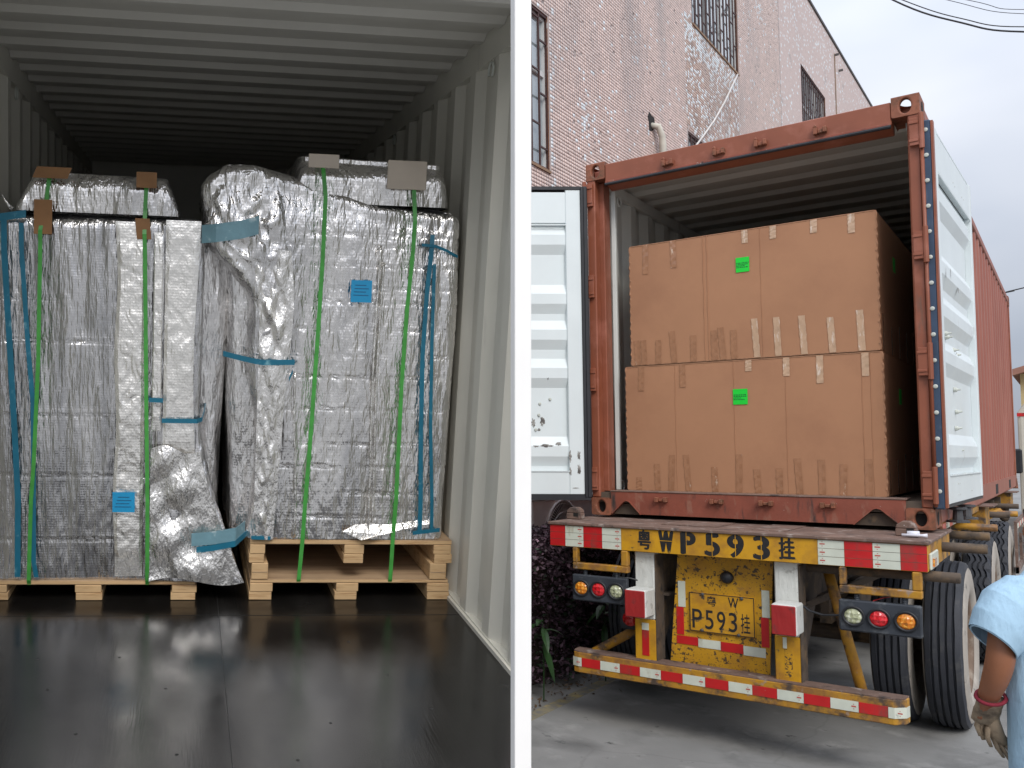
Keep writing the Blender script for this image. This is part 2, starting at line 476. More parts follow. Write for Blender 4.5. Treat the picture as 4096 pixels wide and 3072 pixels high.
M['skin'] = mat('tanned_skin', (0.27, 0.105, 0.050), 0.5, var=0.12, vscale=6, bump=(.1, 60, .002))
M['hair'] = mat('black_hair', (0.012, 0.010, 0.009), 0.6, var=0.3, vscale=30)
M['trouser'] = mat('dark_trousers', (0.035, 0.038, 0.045), 0.85, var=0.2, vscale=6, bump=(.3, 14, .015))
M['glove'] = mat('worn_work_glove', (0.33, 0.25, 0.17), 0.85, var=0.2, vscale=14, layers=[((0.10, 0.075, 0.055), 9, 0.5, 0.7)], bump=(.5, 45, .006))
M['cuff'] = mat('red_knit_cuff', (0.20, 0.012, 0.028), 0.85, var=0.2, vscale=30)
M['shoe'] = mat('shoe', (0.03, 0.028, 0.026), 0.6, var=0.2)
M['cream'] = mat('cream_paint', (0.58, 0.55, 0.47), 0.5, var=0.06, vscale=3)
M['creamwall'] = mat('cream_wall', (0.52, 0.42, 0.22), 0.8, var=0.1, vscale=2)
M['rooftile'] = mat('red_roof_sheet', (0.30, 0.15, 0.11), 0.7, var=0.12, vscale=4)
M['darkglass'] = mat('dark_glass', (0.02, 0.025, 0.03), 0.08, var=0.1, coat=1)
M['bluemark'] = mat('blue_paint', (0.01, 0.10, 0.22), 0.5, var=0.1)
M['steel'] = mat('greasy_steel', (0.10, 0.10, 0.105), 0.5, 0.6, var=0.2)
M['bolt'] = mat('painted_bolt', (0.50, 0.52, 0.47), 0.5, var=0.1)
M['sealwhite'] = mat('white_plastic', (0.66, 0.66, 0.72), 0.4, var=0.04)


def text_part(s, name, m, parent, x0, x1, z0, z1, y, bold=0.0, thick=0.0):
    cu = bpy.data.curves.new(name, 'FONT')
    cu.body = s
    cu.offset = bold
    ob = bpy.data.objects.new(name, cu)
    COL.objects.link(ob)
    dg = bpy.context.evaluated_depsgraph_get()
    me = bpy.data.meshes.new_from_object(ob.evaluated_get(dg))
    bpy.data.objects.remove(ob)
    xs = [v.co.x for v in me.vertices]
    ys = [v.co.y for v in me.vertices]
    ax, bx, ay, by = min(xs), max(xs), min(ys), max(ys)
    for v in me.vertices:
        u, t = (v.co.x - ax) / (bx - ax), (v.co.y - ay) / (by - ay)
        v.co = (x0 + u * (x1 - x0), y, z0 + t * (z1 - z0))
    if thick:                       # heavy brush strokes: the outline laid down several times
        bm = bmesh.new()
        for i, (dx, dz) in enumerate(((0, 0), (thick, 0), (-thick, 0), (0, thick * .6), (0, -thick * .6), (thick * .6, thick * .4), (-thick * .6, -thick * .4))):
            n0 = len(bm.verts)
            bm.from_mesh(me)
            bm.verts.ensure_lookup_table()
            for v in bm.verts[n0:]:
                v.co.x += dx
                v.co.z += dz
                v.co.y -= .00012 * i
        bm.to_mesh(me)
        bm.free()
    me.materials.clear()
    me.materials.append(m)
    o = bpy.data.objects.new(name, me)
    COL.objects.link(o)
    o.parent = parent
    return o


# ------------------------------------------------------------------ ground
gm = MB().box(-400, 400, -400, 600, -0.3, 0.0)
ground = gm.build('ground', M['concrete'])
tag(ground, kind='structure')
gt_ = M['concrete'].node_tree
gn, gl_ = gt_.nodes.new, gt_.links.new
gb = gt_.nodes['Principled BSDF']
src = gb.inputs['Base Color'].links[0].from_socket
gtc = gn('ShaderNodeTexCoord')
gno = gn('ShaderNodeTexNoise')
gno.inputs['Scale'].default_value = 1.4
gno.inputs['Detail'].default_value = 6
gl_(gtc.outputs['Object'], gno.inputs['Vector'])
gad = gn('ShaderNodeMixRGB')
gad.blend_type = 'ADD'
gad.inputs[0].default_value = .35
gl_(gtc.outputs['Object'], gad.inputs[1])
gl_(gno.outputs['Color'], gad.inputs[2])
gv = gn('ShaderNodeTexVoronoi')
gv.feature = 'DISTANCE_TO_EDGE'
gv.inputs['Scale'].default_value = .42
gl_(gad.outputs[0], gv.inputs['Vector'])
gm1 = gn('ShaderNodeMapRange')
gm1.inputs[1].default_value = .0015
gm1.inputs[2].default_value = .006
gm1.inputs[3].default_value = .12
gm1.inputs[4].default_value = 0
gl_(gv.outputs['Distance'], gm1.inputs[0])
gx = gn('ShaderNodeMix')
gx.data_type = 'RGBA'
gx.inputs[7].default_value = (.05, .05, .048, 1)
gl_(gm1.outputs[0], gx.inputs[0])
gl_(src, gx.inputs[6])
gv2 = gn('ShaderNodeTexVoronoi')
gv2.inputs['Scale'].default_value = .9
gl_(gad.outputs[0], gv2.inputs['Vector'])
gm2 = gn('ShaderNodeMapRange')
gm2.inputs[1].default_value = .10
gm2.inputs[2].default_value = .26
gm2.inputs[3].default_value = .7
gm2.inputs[4].default_value = 0
gl_(gv2.outputs['Distance'], gm2.inputs[0])
gx2 = gn('ShaderNodeMix')
gx2.data_type = 'RGBA'
gx2.inputs[7].default_value = (.085, .085, .083, 1)
gl_(gm2.outputs[0], gx2.inputs[0])
gl_(gx.outputs[2], gx2.inputs[6])
gl_(gx2.outputs[2], gb.inputs['Base Color'])
lm = MB().box(-1.435, -1.33, -4.0, 9.0, -0.001, 0.004)
mk = lm.build('painted_line', M['lineyellow'], ground)
for y in (-2.1, 4.6, 11.0):       # slab joints, cut as dark grooves
    MB().box(-3.2, 30, y, y + 0.012, -0.001, 0.003).build('slab_joint', M['black'], ground)
MB().box(2.6, 2.612, -12, 30, -0.001, 0.003).build('slab_joint', M['black'], ground)


# ------------------------------------------------------------------ the tiled factory building
BX = -2.4
BY0, BY1, BZ = 0.93, 34.0, 12.86
WINS = [(1.02, 1.82, 5.34, 7.16), (7.15, 9.8, 9.06, 11.7), (14.95, 17.6, 8.7, 11.0), (6.82, 9.25, 5.0, 7.2)]
bld = thing('factory_building', 'tall factory building faced in weathered pink mosaic tiles behind the red container', 'building', loc=(0, 0, 0))


def in_win(y0, y1, z0, z1):
    for a, b, c, d in WINS:
        if y1 > a and y0 < b and z1 > c and z0 < d:
            return True
    return False


ysb = sorted({BY0, BY1, 13.0} | {v for q in WINS for v in q[:2]})
zsb = sorted({0.0, 3.6, BZ} | {v for q in WINS for v in q[2:]})
wall = MB()
for i in range(len(ysb) - 1):
    for j in range(len(zsb) - 1):
        if not in_win(ysb[i] + .001, ysb[i + 1] - .001, zsb[j] + .001, zsb[j + 1] - .001):
            wall.quad((BX, ysb[i], zsb[j]), (BX, ysb[i + 1], zsb[j]), (BX, ysb[i + 1], zsb[j + 1]), (BX, ysb[i], zsb[j + 1]))
wo_ = wall.build('wall', M['grout'], bld)
end = MB()
end.quad((BX, BY0, 0), (BX - 2.2, BY0, 0), (BX - 2.2, BY0, BZ), (BX, BY0, BZ))
end.quad((BX - 2.2, BY0, 0), (BX - 2.2, BY1, 0), (BX - 2.2, BY1, BZ), (BX - 2.2, BY0, BZ))
end.quad((BX, BY1, 0), (BX - 2.2, BY1, 0), (BX - 2.2, BY1, BZ), (BX, BY1, BZ))
end.quad((BX, BY0, BZ), (BX - 2.2, BY0, BZ), (BX - 2.2, BY1, BZ), (BX, BY1, BZ))
end.build('end_wall', M['grout'], bld)
MB().box(BX - 2.25, BX + 0.03, BY0 - .03, BY1, BZ + .004, BZ + .07).build('roof_coping', M['coping'], bld)

# far wall beyond the tiles one can tell apart: same tiles as a material
fm = bpy.data.materials.new('far_mosaic')
fm.use_nodes = True
ft = fm.node_tree
fb = ft.nodes['Principled BSDF']
ftc = ft.nodes.new('ShaderNodeTexCoord')
sx = ft.nodes.new('ShaderNodeSeparateXYZ')
cx = ft.nodes.new('ShaderNodeCombineXYZ')
br = ft.nodes.new('ShaderNodeTexBrick')
ft.links.new(ftc.outputs['Object'], sx.inputs[0])
fxy = ft.nodes.new('ShaderNodeMath')
fxy.operation = 'ADD'
ft.links.new(sx.outputs[0], fxy.inputs[0])
ft.links.new(sx.outputs[1], fxy.inputs[1])
ft.links.new(fxy.outputs[0], cx.inputs[0])
ft.links.new(sx.outputs[2], cx.inputs[1])
ft.links.new(cx.outputs[0], br.inputs[0])
br.inputs['Scale'].default_value = 1.0
br.inputs['Brick Width'].default_value = 0.062
br.inputs['Row Height'].default_value = 0.042
br.inputs['Mortar Size'].default_value = 0.003
br.offset = 0.0
br.inputs['Color1'].default_value = (0.55, 0.425, 0.385, 1)
br.inputs['Color2'].default_value = (0.61, 0.475, 0.43, 1)
br.inputs['Mortar'].default_value = (0.34, 0.29, 0.28, 1)
wn = ft.nodes.new('ShaderNodeTexWhiteNoise')
sn = ft.nodes.new('ShaderNodeVectorMath')
sn.operation = 'SNAP'
sn.inputs[1].default_value = (0.062, 0.042, 1)
ft.links.new(cx.outputs[0], sn.inputs[0])
ft.links.new(sn.outputs[0], wn.inputs[0])
n1 = ft.nodes.new('ShaderNodeTexNoise')
n1.inputs['Scale'].default_value = 0.7
n1.inputs['Detail'].default_value = 6
ft.links.new(cx.outputs[0], n1.inputs[0])
ad = ft.nodes.new('ShaderNodeMath')
ad.operation = 'MULTIPLY_ADD'
ad.inputs[1].default_value = 0.32
ft.links.new(n1.outputs[0], ad.inputs[0])
ft.links.new(wn.outputs[0], ad.inputs[2])
gt = ft.nodes.new('ShaderNodeMath')
gt.operation = 'GREATER_THAN'
gt.inputs[1].default_value = 1.085
ft.links.new(ad.outputs[0], gt.inputs[0])
mxf = ft.nodes.new('ShaderNodeMix')
mxf.data_type = 'RGBA'
mxf.inputs[7].default_value = (0.68, 0.72, 0.74, 1)
ft.links.new(gt.outputs[0], mxf.inputs[0])
ft.links.new(br.outputs[0], mxf.inputs[6])
n2 = ft.nodes.new('ShaderNodeTexNoise')
n2.inputs['Scale'].default_value = 1.6
n2.inputs['Detail'].default_value = 8
n2.inputs['Roughness'].default_value = 0.7
ft.links.new(cx.outputs[0], n2.inputs[0])
mr2 = ft.nodes.new('ShaderNodeMapRange')
mr2.inputs[1].default_value = 0.60
mr2.inputs[2].default_value = 0.74
ft.links.new(n2.outputs[0], mr2.inputs[0])
mxg = ft.nodes.new('ShaderNodeMix')
mxg.data_type = 'RGBA'
mxg.inputs[7].default_value = (0.22, 0.21, 0.21, 1)
ft.links.new(mr2.outputs[0], mxg.inputs[0])
ft.links.new(mxf.outputs[2], mxg.inputs[6])
ft.links.new(mxg.outputs[2], fb.inputs['Base Color'])
fb.inputs['Roughness'].default_value = 0.5
farw = MB()
yb2 = [13.0, 14.95, 17.6, BY1]
zb2 = [3.6, 8.7, 11.0, BZ]
for i in range(3):
    for j in range(3):
        if i == 1 and j == 1:
            continue
        farw.box(BX + .001, BX + .0035, yb2[i], yb2[i + 1], zb2[j], zb2[j + 1])
farw.build('far_tile_facing', fm, bld)
MB().box(BX - 2.2, BX - .002, BY0 - .004, BY0 - .001, 0.0, BZ).build('end_tile_facing', fm, bld)

# near tiles, one by one
PY, PZ = 0.062, 0.042
ny, nzt = int((13.0 - BY0) / PY), int((BZ - 4.2) / PZ)
yy, zz = np.meshgrid(BY0 + .002 + np.arange(ny) * PY, 4.2 + np.arange(nzt) * PZ)
yy, zz = yy.ravel(), zz.ravel()
keep = np.ones(len(yy), bool)
for a, b, c, d in WINS:
    keep &= ~((yy + PY > a) & (yy < b) & (zz + PZ > c) & (zz < d))
rs = np.random.RandomState(11)
pt = np.stack([yy * .8, zz * .8, yy * 0 + 3.3], 1)
cl = pn(pt) + .5 * pn(pt * 2.3 + 7)
pt2 = np.stack([yy * 2.2, zz * 1.1, yy * 0 + 9.1], 1)
gr = pn(pt2) + .5 * pn(pt2 * 2.1 + 3)
rnd = rs.rand(len(yy))
patch = ((yy > 6.75) & (yy < 9.7) & (zz > 7.1) & (zz < 9.1)).astype(float)       # the stained panel below the big window
pw = 0.022 + np.clip(cl - .12, 0, 1) * .42 + patch * (.22 + .3 * (zz > 8.55))
# streaks and edges of windows lose tiles too
edge1 = np.exp(-((yy - 1.88) / .05) ** 2) * ((zz > 4.9) & (zz < 8))
pw = pw + edge1 * .35
white = rnd < pw
gone = (rs.rand(len(yy)) < (.004 + np.clip(gr - .45, 0, 1) * .5 + patch * .05))
keep &= ~gone
base = np.array([0.60, 0.468, 0.42])[None] * (1 + .07 * rs.normal(size=(len(yy), 1)))
base = base * (1 - patch[:, None] * np.array([.20, .27, .34]))
dark = (rs.rand(len(yy)) < .03 + patch * .06)
base[dark] *= .82
mould = np.clip(pn(np.stack([yy * 3.5, zz * 1.3, yy * 0 + 1], 1)) * 2.2 + .1, 0, 1) * (np.exp(-((yy - 7.15) / .16) ** 2) * ((zz > 7.2) & (zz < 9.1)) + .55 * np.exp(-((yy - 4.1) / .35) ** 2) * np.exp(-((zz - 8.2) / .8) ** 2) + .35 * np.exp(-((yy - 9.7) / .2) ** 2) * (zz < 9.1))
base *= (1 - .85 * np.clip(mould, 0, 1))[:, None]
base[white] = np.array([0.70, 0.75, 0.78]) * (1 + .06 * rs.normal(size=(white.sum(), 1)))
dst = np.hypot(yy - 1.5, zz - 5.5)
idx = np.where(keep)[0]
vis = idx[np.argsort(dst[idx] + 5 * (yy[idx] < 1.9))]
single, rest = vis[:240], vis[240:]


def tile_arrays(ids, th):
    n = len(ids)
    y0, z0 = yy[ids], zz[ids]
    y1, z1 = y0 + PY - .0038, z0 + PZ - .0030
    x0, x1 = np.full(n, BX + .0005), BX + th[ids]
    v = np.stack([np.stack([x0, y0, z0], 1), np.stack([x0, y1, z0], 1), np.stack([x0, y1, z1], 1), np.stack([x0, y0, z1], 1),
                  np.stack([x1, y0, z0], 1), np.stack([x1, y1, z0], 1), np.stack([x1, y1, z1], 1), np.stack([x1, y0, z1], 1)], 1).reshape(-1, 3)
    f = np.array([(4, 5, 6, 7), (0, 1, 5, 4), (1, 2, 6, 5), (2, 3, 7, 6), (3, 0, 4, 7)])
    F = (f[None] + 8 * np.arange(n)[:, None, None]).reshape(-1, 4)
    return v, F


thk = .0025 + .0020 * rs.rand(len(yy))


def raw_mesh(name, v, F, m, tint=None):
    me = bpy.data.meshes.new(name)
    k = F.shape[1]
    me.vertices.add(len(v))
    me.vertices.foreach_set('co', np.asarray(v, np.float32).ravel())
    me.loops.add(F.size)
    me.loops.foreach_set('vertex_index', F.ravel().astype(np.int32))
    me.polygons.add(len(F))
    me.polygons.foreach_set('loop_start', (np.arange(len(F)) * k).astype(np.int32))
    if tint is not None:
        ca = me.color_attributes.new('tint', 'FLOAT_COLOR', 'POINT')
        ca.data.foreach_set('color', np.concatenate([np.clip(tint, 0, 1), np.ones((len(tint), 1))], 1).astype(np.float32).ravel())
    me.update(calc_edges=True)
    me.validate()
    me.materials.append(m)
    return me


v, F = tile_arrays(rest, thk)
me = raw_mesh('mosaic_tiles', v, F, M['tiles'], np.repeat(base[rest], 8, 0))
o = bpy.data.objects.new('mosaic_tiles', me)
COL.objects.link(o)
o.parent = bld
tag(o, kind='stuff')
for i in single:
    v, F = tile_arrays(np.array([i]), thk)
    me = raw_mesh('tile', v, F, M['tiles'], np.repeat(base[[i]], 8, 0))
    o = bpy.data.objects.new('tile', me)
    COL.objects.link(o)
    o.parent = bld

for k, (a, b, c, d) in enumerate(WINS):
    wd = .09
    wn_ = MB()
    wn_.quad((BX, a, c), (BX - wd, a, c), (BX - wd, a, d), (BX, a, d))
    wn_.quad((BX, b, c), (BX - wd, b, c), (BX - wd, b, d), (BX, b, d))
    wn_.quad((BX, a, d), (BX - wd, a, d), (BX - wd, b, d), (BX, b, d))
    wo2 = wn_.build('window', M['reveal'], bld)
    MB().box(BX - wd, BX + .02, a, b, c - .03, c).build('sill', M['sill'], wo2)
    fr = MB()
    npn = 3 if k else 2
    xs_ = [a + (b - a) * i / npn for i in range(npn + 1)]
    zm = c + (d - c) * .62
    for i, yv in enumerate(xs_):
        fr.box(BX - wd, BX - wd + .05, max(a, yv - .03), min(b, yv + .03), c, d)
    for zv in (c + .03, zm, d - .03):
        fr.box(BX - wd + .003, BX - wd + .047, a, b, zv - .03, zv + .03)
    fr.build('frame', M['winframe'], wo2)
    for i in range(npn):
        for (za, zb) in ((c, zm), (zm, d)):
            tl = rs.uniform(-.004, .004)
            pm = MB()
            pm.quad((BX - wd + .02 + tl, xs_[i] + .02, za + .02), (BX - wd + .02 - tl, xs_[i + 1] - .02, za + .02), (BX - wd + .02 - tl, xs_[i + 1] - .02, zb - .02), (BX - wd + .02 + tl, xs_[i] + .02, zb - .02))
            pm.build('pane', M['glass'], wo2)
    box('room_backing', BX - wd - .06, BX - wd - .03, a, b, c, d, M['black'], wo2)
    g = MB()
    nb = max(4, int((b - a) / .2))
    for i in range(nb + 1):
        yv = a + (b - a) * i / nb
        g.box(BX - .03, BX - .012, yv - .011, yv + .011, c, d)
        if i < nb:
            z = c + (.25 if i % 2 else .5)
            while z < d:
                g.box(BX - .028, BX - .014, yv + .011, a + (b - a) * (i + 1) / nb - .011, z - .010, z + .010)
                z += .62
    for zv in (c + .015, d - .015):
        g.box(BX - .032, BX - .01, a, b, zv - .015, zv + .015)
    g.build('grille', M['grille'], wo2)

# drain pipes leaving a ragged hole, a rust streak bracket, a loose cable
hm = MB()
hm.lathe([(0.0095, 0.001), (0.0095, .13), (.002, .14)], 0, (BX, 5.16, 6.86), 9, wob=lambda k, i: (0, .03 * math.sin(k * 2.3)))
hm.build('wall_hole', M['black'], bld)
MB().tube([(BX - .02, 5.17, 6.82), (BX + .08, 5.22, 6.80), (BX + .11, 5.29, 6.66), (BX + .10, 5.33, 6.4), (BX + .10, 5.33, 4.0)], .045, 10).build('drain_pipe', M['pipe'], bld, smooth=True)
MB().tube([(BX - .02, 5.24, 6.85), (BX + .07, 5.32, 6.80), (BX + .09, 5.43, 6.6), (BX + .09, 5.46, 6.35)], .028, 8).build('drain_pipe', M['pipe'], bld, smooth=True)
cbl = [(BX + .03, 9.62, 9.0), (BX + .06, 9.1, 8.6), (BX + .07, 8.6, 8.17), (BX + .06, 8.0, 7.68), (BX + .06, 7.41, 7.27), (BX + .05, 7.0, 6.98), (BX + .05, 6.6, 6.80), (BX + .03, 5.8, 6.55)]
MB().tube(cbl, .016, 6).build('wall_cable', M['cablewhite'], bld, smooth=True)
box('rust_streak', BX + .008, BX + .011, 18.93, 19.05, 9.5, 12.6, M['sill'], bld)
MB().box(BX, BX + .1, 18.98, 19.02, 12.55, 12.6).box(BX, BX + .1, 19.5, 19.54, 12.3, 12.35).build('bracket', M['coping'], bld)


# ------------------------------------------------------------------ shipping container on the trailer
HW, ZB, ZT, LEN = 1.219, 1.60, 4.70, 11.2
ctr = thing('shipping_container', 'open oxide red shipping container with white inner doors on the yellow trailer', 'container', loc=(0, 0, 0))


def corr(axis_pts, pitch, depth, top, slope):
    """trapezoid wave: list of (t, d) along t in [a,b]"""
    a, b = axis_pts
    out = []
    t = a
    while t < b:
        for dt, dd in ((0, 0), (top, 0), (top + slope, depth), (pitch - slope, depth)):
            if t + dt <= b:
                out.append((t + dt, dd))
        t += pitch
    out.append((b, out[-1][1]))
    return out


def corr_sheet(prof, thick, place, name, m, parent):
    """prof (t,d); place(t,d,e) for the two edges e=0/1 of the sheet; real thickness"""
    mb = MB()
    n = len(prof)
    vs_ = []
    for t, dd in prof:
        vs_ += [place(t, dd, 0), place(t, dd, 1), place(t, dd + thick, 0), place(t, dd + thick, 1)]
    fs_ = []
    for i in range(n - 1):
        a = i * 4
        b = a + 4
        fs_ += [(a, b, b + 1, a + 1), (a + 2, a + 3, b + 3, b + 2), (a, a + 2, b + 2, b), (a + 1, b + 1, b + 3, a + 3)]
    fs_ += [(0, 1, 3, 2), ((n - 1) * 4, (n - 1) * 4 + 2, (n - 1) * 4 + 3, (n - 1) * 4 + 1)]
    mb.add(vs_, fs_)
    return mb.build(name, m, parent)


pr = corr((0.16, LEN - .16), .46, .055, .13, .10)
# outer skins (red) and inner liners (grey) of one steel wall: two sheets, 5 mm apart
corr_sheet(pr, .004, lambda t, d_, e: (HW - .010 - d_, t, (1.80, 4.62)[e]), 'side_wall', M['redside'], ctr)
corr_sheet(pr, .004, lambda t, d_, e: (HW - .018 - d_, t, (1.80, 4.62)[e]), 'side_wall_liner', M['inside'], ctr)
corr_sheet(pr, .004, lambda t, d_, e: (-HW + .010 + d_, t, (1.80, 4.62)[e]), 'side_wall', M['redside'], ctr)
corr_sheet(pr, .004, lambda t, d_, e: (-HW + .018 + d_, t, (1.80, 4.62)[e]), 'side_wall_liner', M['inside'], ctr)
pr2 = corr((0.12, LEN - .1), .40, .03, .10, .06)
corr_sheet(pr2, .004, lambda t, d_, e: ((-1.16, 1.16)[e], t, 4.60 + d_), 'roof_liner', M['insideroof'], ctr)
corr_sheet(pr2, .004, lambda t, d_, e: ((-1.16, 1.16)[e], t, 4.612 + d_), 'roof', M['redside'], ctr)
box('front_wall', -1.16, 1.16, LEN - .14, LEN - .08, 1.7, 4.62, M['inside'], ctr)
box('floor', -1.17, 1.17, .02, LEN - .12, 1.70, 1.785, M['floorin'], ctr)
for s in (-1, 1):
    a, b = sorted((s * HW, s * (HW - .06)))
    box('top_rail', a, b, .17, LEN - .17, 4.60, 4.685, M['redside'], ctr, .008)
    rb = MB().box(a, b, .17, LEN - .17, 1.625, 1.80).box(min(s * (HW - .12), s * (HW - .01)), max(s * (HW - .12), s * (HW - .01)), .17, LEN - .17, 1.61, 1.624)
    rb.build('bottom_rail', M['redside'], ctr)
    box('inner_top_rail', *sorted((s * (HW - .062), s * (HW - .10))), .17, LEN - .17, 4.5, 4.598, M['inside'], ctr)
    for yv in (.62, 8.4):
        box('fork_pocket', *sorted((s * (HW + .002), s * (HW - .3))), yv * 1.0 + 5.6 if yv < 1 else yv + .6, (yv * 1.0 + 5.6 if yv < 1 else yv + .6) + .42, 1.64, 1.76, M['black'], ctr)

# rear frame
for s in (-1, 1):
    a, b = sorted((s * HW, s * (HW - .072)))
    pm = MB().box(a, b, 0.0, .10, 1.74, 4.56)
    pm.build('corner_post', M['red'], ctr, .008)
    a, b = sorted((s * (HW - .01), s * (HW - (.112 if s < 0 else .085))))
    box('inner_post', a, b, .101, .24, 1.79, 4.55, M['red'], ctr, .006)
    a, b = sorted((s * (HW - .117), s * (HW - .155)))
    if s < 0:
        box('door_stop_strip', a, b, .245, .285, 1.80, 4.5, M['inside'], ctr, .004)
    # hinges on the post
    for hz in (1.90, 2.77, 3.60, 4.42):
        hm = MB().box(*sorted((s * (HW + .004), s * (HW - .06))), -.035, -.001, hz - .10, hz + .10)
        hm.tube([(s * (HW + .012), -.03, hz - .13), (s * (HW + .012), -.03, hz + .13)], .017, 10)
        hm.box(*sorted((s * (HW - .006), s * (HW - .064))), -.042, -.036, hz + .055, hz + .075)
        hm.box(*sorted((s * (HW - .006), s * (HW - .064))), -.042, -.036, hz - .075, hz - .055)
        hm.build('hinge', M['red'], ctr, .003)
    MB().tube([(s * (HW + .010), -.012, 1.75), (s * (HW + .010), -.012, 4.50)], .012, 8).build('hinge_bar', M['red'], ctr, smooth=True)
    # outward side post of the rear frame
    a, b = sorted((s * HW, s * (HW - .05)))
    box('side_post', a, b, .102, .17, 1.74, 4.56, M['red'], ctr, .006)
    a, b = sorted((s * HW, s * (HW - .09)))
    box('front_post', a, b, LEN - .15, LEN, 1.74, 4.56, M['red'], ctr, .006)


def casting(name, x0, x1, y0, y1, z0, z1, open_top):
    mb = MB()
    # rear face with an oval hole: ring of quads between the outline and the hole
    n = 24
    cx_, cz_ = (x0 + x1) / 2, (z0 + z1) / 2
    rx, rz = (x1 - x0) * .21, (z1 - z0) * .36
    out, inn, back = [], [], []
    for k in range(n):
        th = 2 * math.pi * k / n
        c_, s_ = math.cos(th), math.sin(th)
        m_ = max(abs(c_), abs(s_))
        out.append((cx_ + (x1 - x0) / 2 * c_ / m_, y0, cz_ + (z1 - z0) / 2 * s_ / m_))
        inn.append((cx_ + rx * c_, y0, cz_ + rz * s_))
        back.append((cx_ + rx * c_, y0 + .05, cz_ + rz * s_))
    mb.add(out + inn + back, [(k, (k + 1) % n, n + (k + 1) % n, n + k) for k in range(n)] + [(n + k, n + (k + 1) % n, 2 * n + (k + 1) % n, 2 * n + k) for k in range(n)])
    if open_top:
        o1, i1 = [], []
        cy_ = (y0 + y1) / 2
        for k in range(n):
            th = 2 * math.pi * k / n
            c_, s_ = math.cos(th), math.sin(th)
            m_ = max(abs(c_), abs(s_))
            o1.append((cx_ + (x1 - x0) / 2 * c_ / m_, cy_ + (y1 - y0) / 2 * s_ / m_, z1))
            i1.append((cx_ + (x1 - x0) * .36 * c_, cy_ + (y1 - y0) * .42 * s_, z1))
        mb.add(o1 + i1, [(k, (k + 1) % n, n + (k + 1) % n, n + k) for k in range(n)])
    else:
        mb.quad((x0, y0, z1), (x1, y0, z1), (x1, y1, z1), (x0, y1, z1))
    mb.quad((x0, y0, z0), (x1, y0, z0), (x1, y1, z0), (x0, y1, z0))
    mb.quad((x0, y0, z0), (x0, y1, z0), (x0, y1, z1), (x0, y0, z1))
    mb.quad((x1, y0, z0), (x1, y1, z0), (x1, y1, z1), (x1, y0, z1))
    mb.quad((x0, y1, z0), (x1, y1, z0), (x1, y1, z1), (x0, y1, z1))
    o_ = mb.build(name, M['castred'], ctr, .012, seg=2)
    bm = bmesh.new()
    bm.from_mesh(o_.data)
    bmesh.ops.remove_doubles(bm, verts=bm.verts, dist=.0005)
    bm.to_mesh(o_.data)
    bm.free()
    if not open_top:
        box('casting_hollow', x0 + .02, x1 - .02, y0 + .055, y1 - .02, z0 + .02, z1 - .02, M['black'], o_)
    xs_ = x1 if x1 > 0 else x0
    sg = 1 if x1 > 0 else -1
    sh = MB()
    n = 16
    sh.add([(xs_ + sg * .002, (y0 + y1) / 2 + .055 * math.cos(2 * math.pi * k / n), (z0 + z1) / 2 + (z1 - z0) * .33 * math.sin(2 * math.pi * k / n)) for k in range(n)], [tuple(range(n))])
    sh.build('side_hole', M['black'], o_)
    return o_


for s in (-1, 1):
    a, b = sorted((s * (HW + .004), s * (HW - .165)))
    casting('corner_casting', a, b, -.006, .30, 4.555, 4.71, True)
    casting('corner_casting', a, b, -.006, .30, 1.588, 1.738, False)
    casting('corner_casting', a, b, LEN - .28, LEN + .004, 4.555, 4.705, True)
    casting('corner_casting', a, b, LEN - .28, LEN + .004, 1.588, 1.738, False)
hd = MB().prism([(0.0, 4.515), (.13, 4.47), (.16, 4.47), (.16, 4.68), (0.0, 4.68)], 0, -1.053, 1.053)
hd.build('header', M['red'], ctr, .006)
MB().box(-1.05, 1.05, -.012, -.001, 4.507, 4.525).build('header_lip', M['redworn'], ctr, .003)
MB().tube([(-1.05, -.004, 4.498), (1.05, -.004, 4.498)], .014, 8).build('header_gasket', M['rubber'], ctr)
sl = [(-1.053, 1.605), (-1.045, 1.605), (-.945, 1.712), (-.92, 1.72), (-.895, 1.712), (-.80, 1.605), (.735, 1.605), (.855, 1.722), (.88, 1.73), (.905, 1.722), (1.03, 1.605), (1.053, 1.605), (1.053, 1.79), (-1.053, 1.79)]
MB().prism(sl, 1, .002, .03).build('sill', M['redworn'], ctr)
MB().box(-1.06, 1.06, -.004, .24, 1.791, 1.803).build('threshold_plate', M['deck'], ctr, .004)
for pts in ([(-1.045, 1.603), (-.945, 1.71), (-.92, 1.718), (-.895, 1.71), (-.80, 1.603)], [(.735, 1.603), (.855, 1.72), (.88, 1.728), (.905, 1.72), (1.03, 1.603)]):
    MB().ribbon([(x, .012, z) for x, z in pts], .045, .006, (0, 1, 0)).build('notch_edging', M['redworn'], ctr)
MB().box(-1.05, 1.05, .04, .20, 1.60, 1.69).build('sill_backing', M['chassis'], ctr)
for x in (-.511, -.109, .197, .607):
    b_ = MB().box(x - .045, x - .018, -.045, -.001, 4.545, 4.60).box(x - .018, x + .02, -.032, -.001, 4.553, 4.583).box(x + .02, x + .045, -.05, -.001, 4.55, 4.595).prism([(x - .048, 4.60), (x - .018, 4.60), (x - .03, 4.625)], 1, -.045, -.005)
    b_.build('lock_keeper', M['castred'], ctr, .004)
for x in (-.626, -.195, .162, .578):
    b_ = MB().box(x - .05, x - .02, -.045, .001, 1.715, 1.757).box(x - .02, x + .022, -.03, .001, 1.722, 1.745).box(x + .022, x + .05, -.05, .001, 1.717, 1.757)
    b_.build('lock_keeper', M['castred'], ctr, .004)
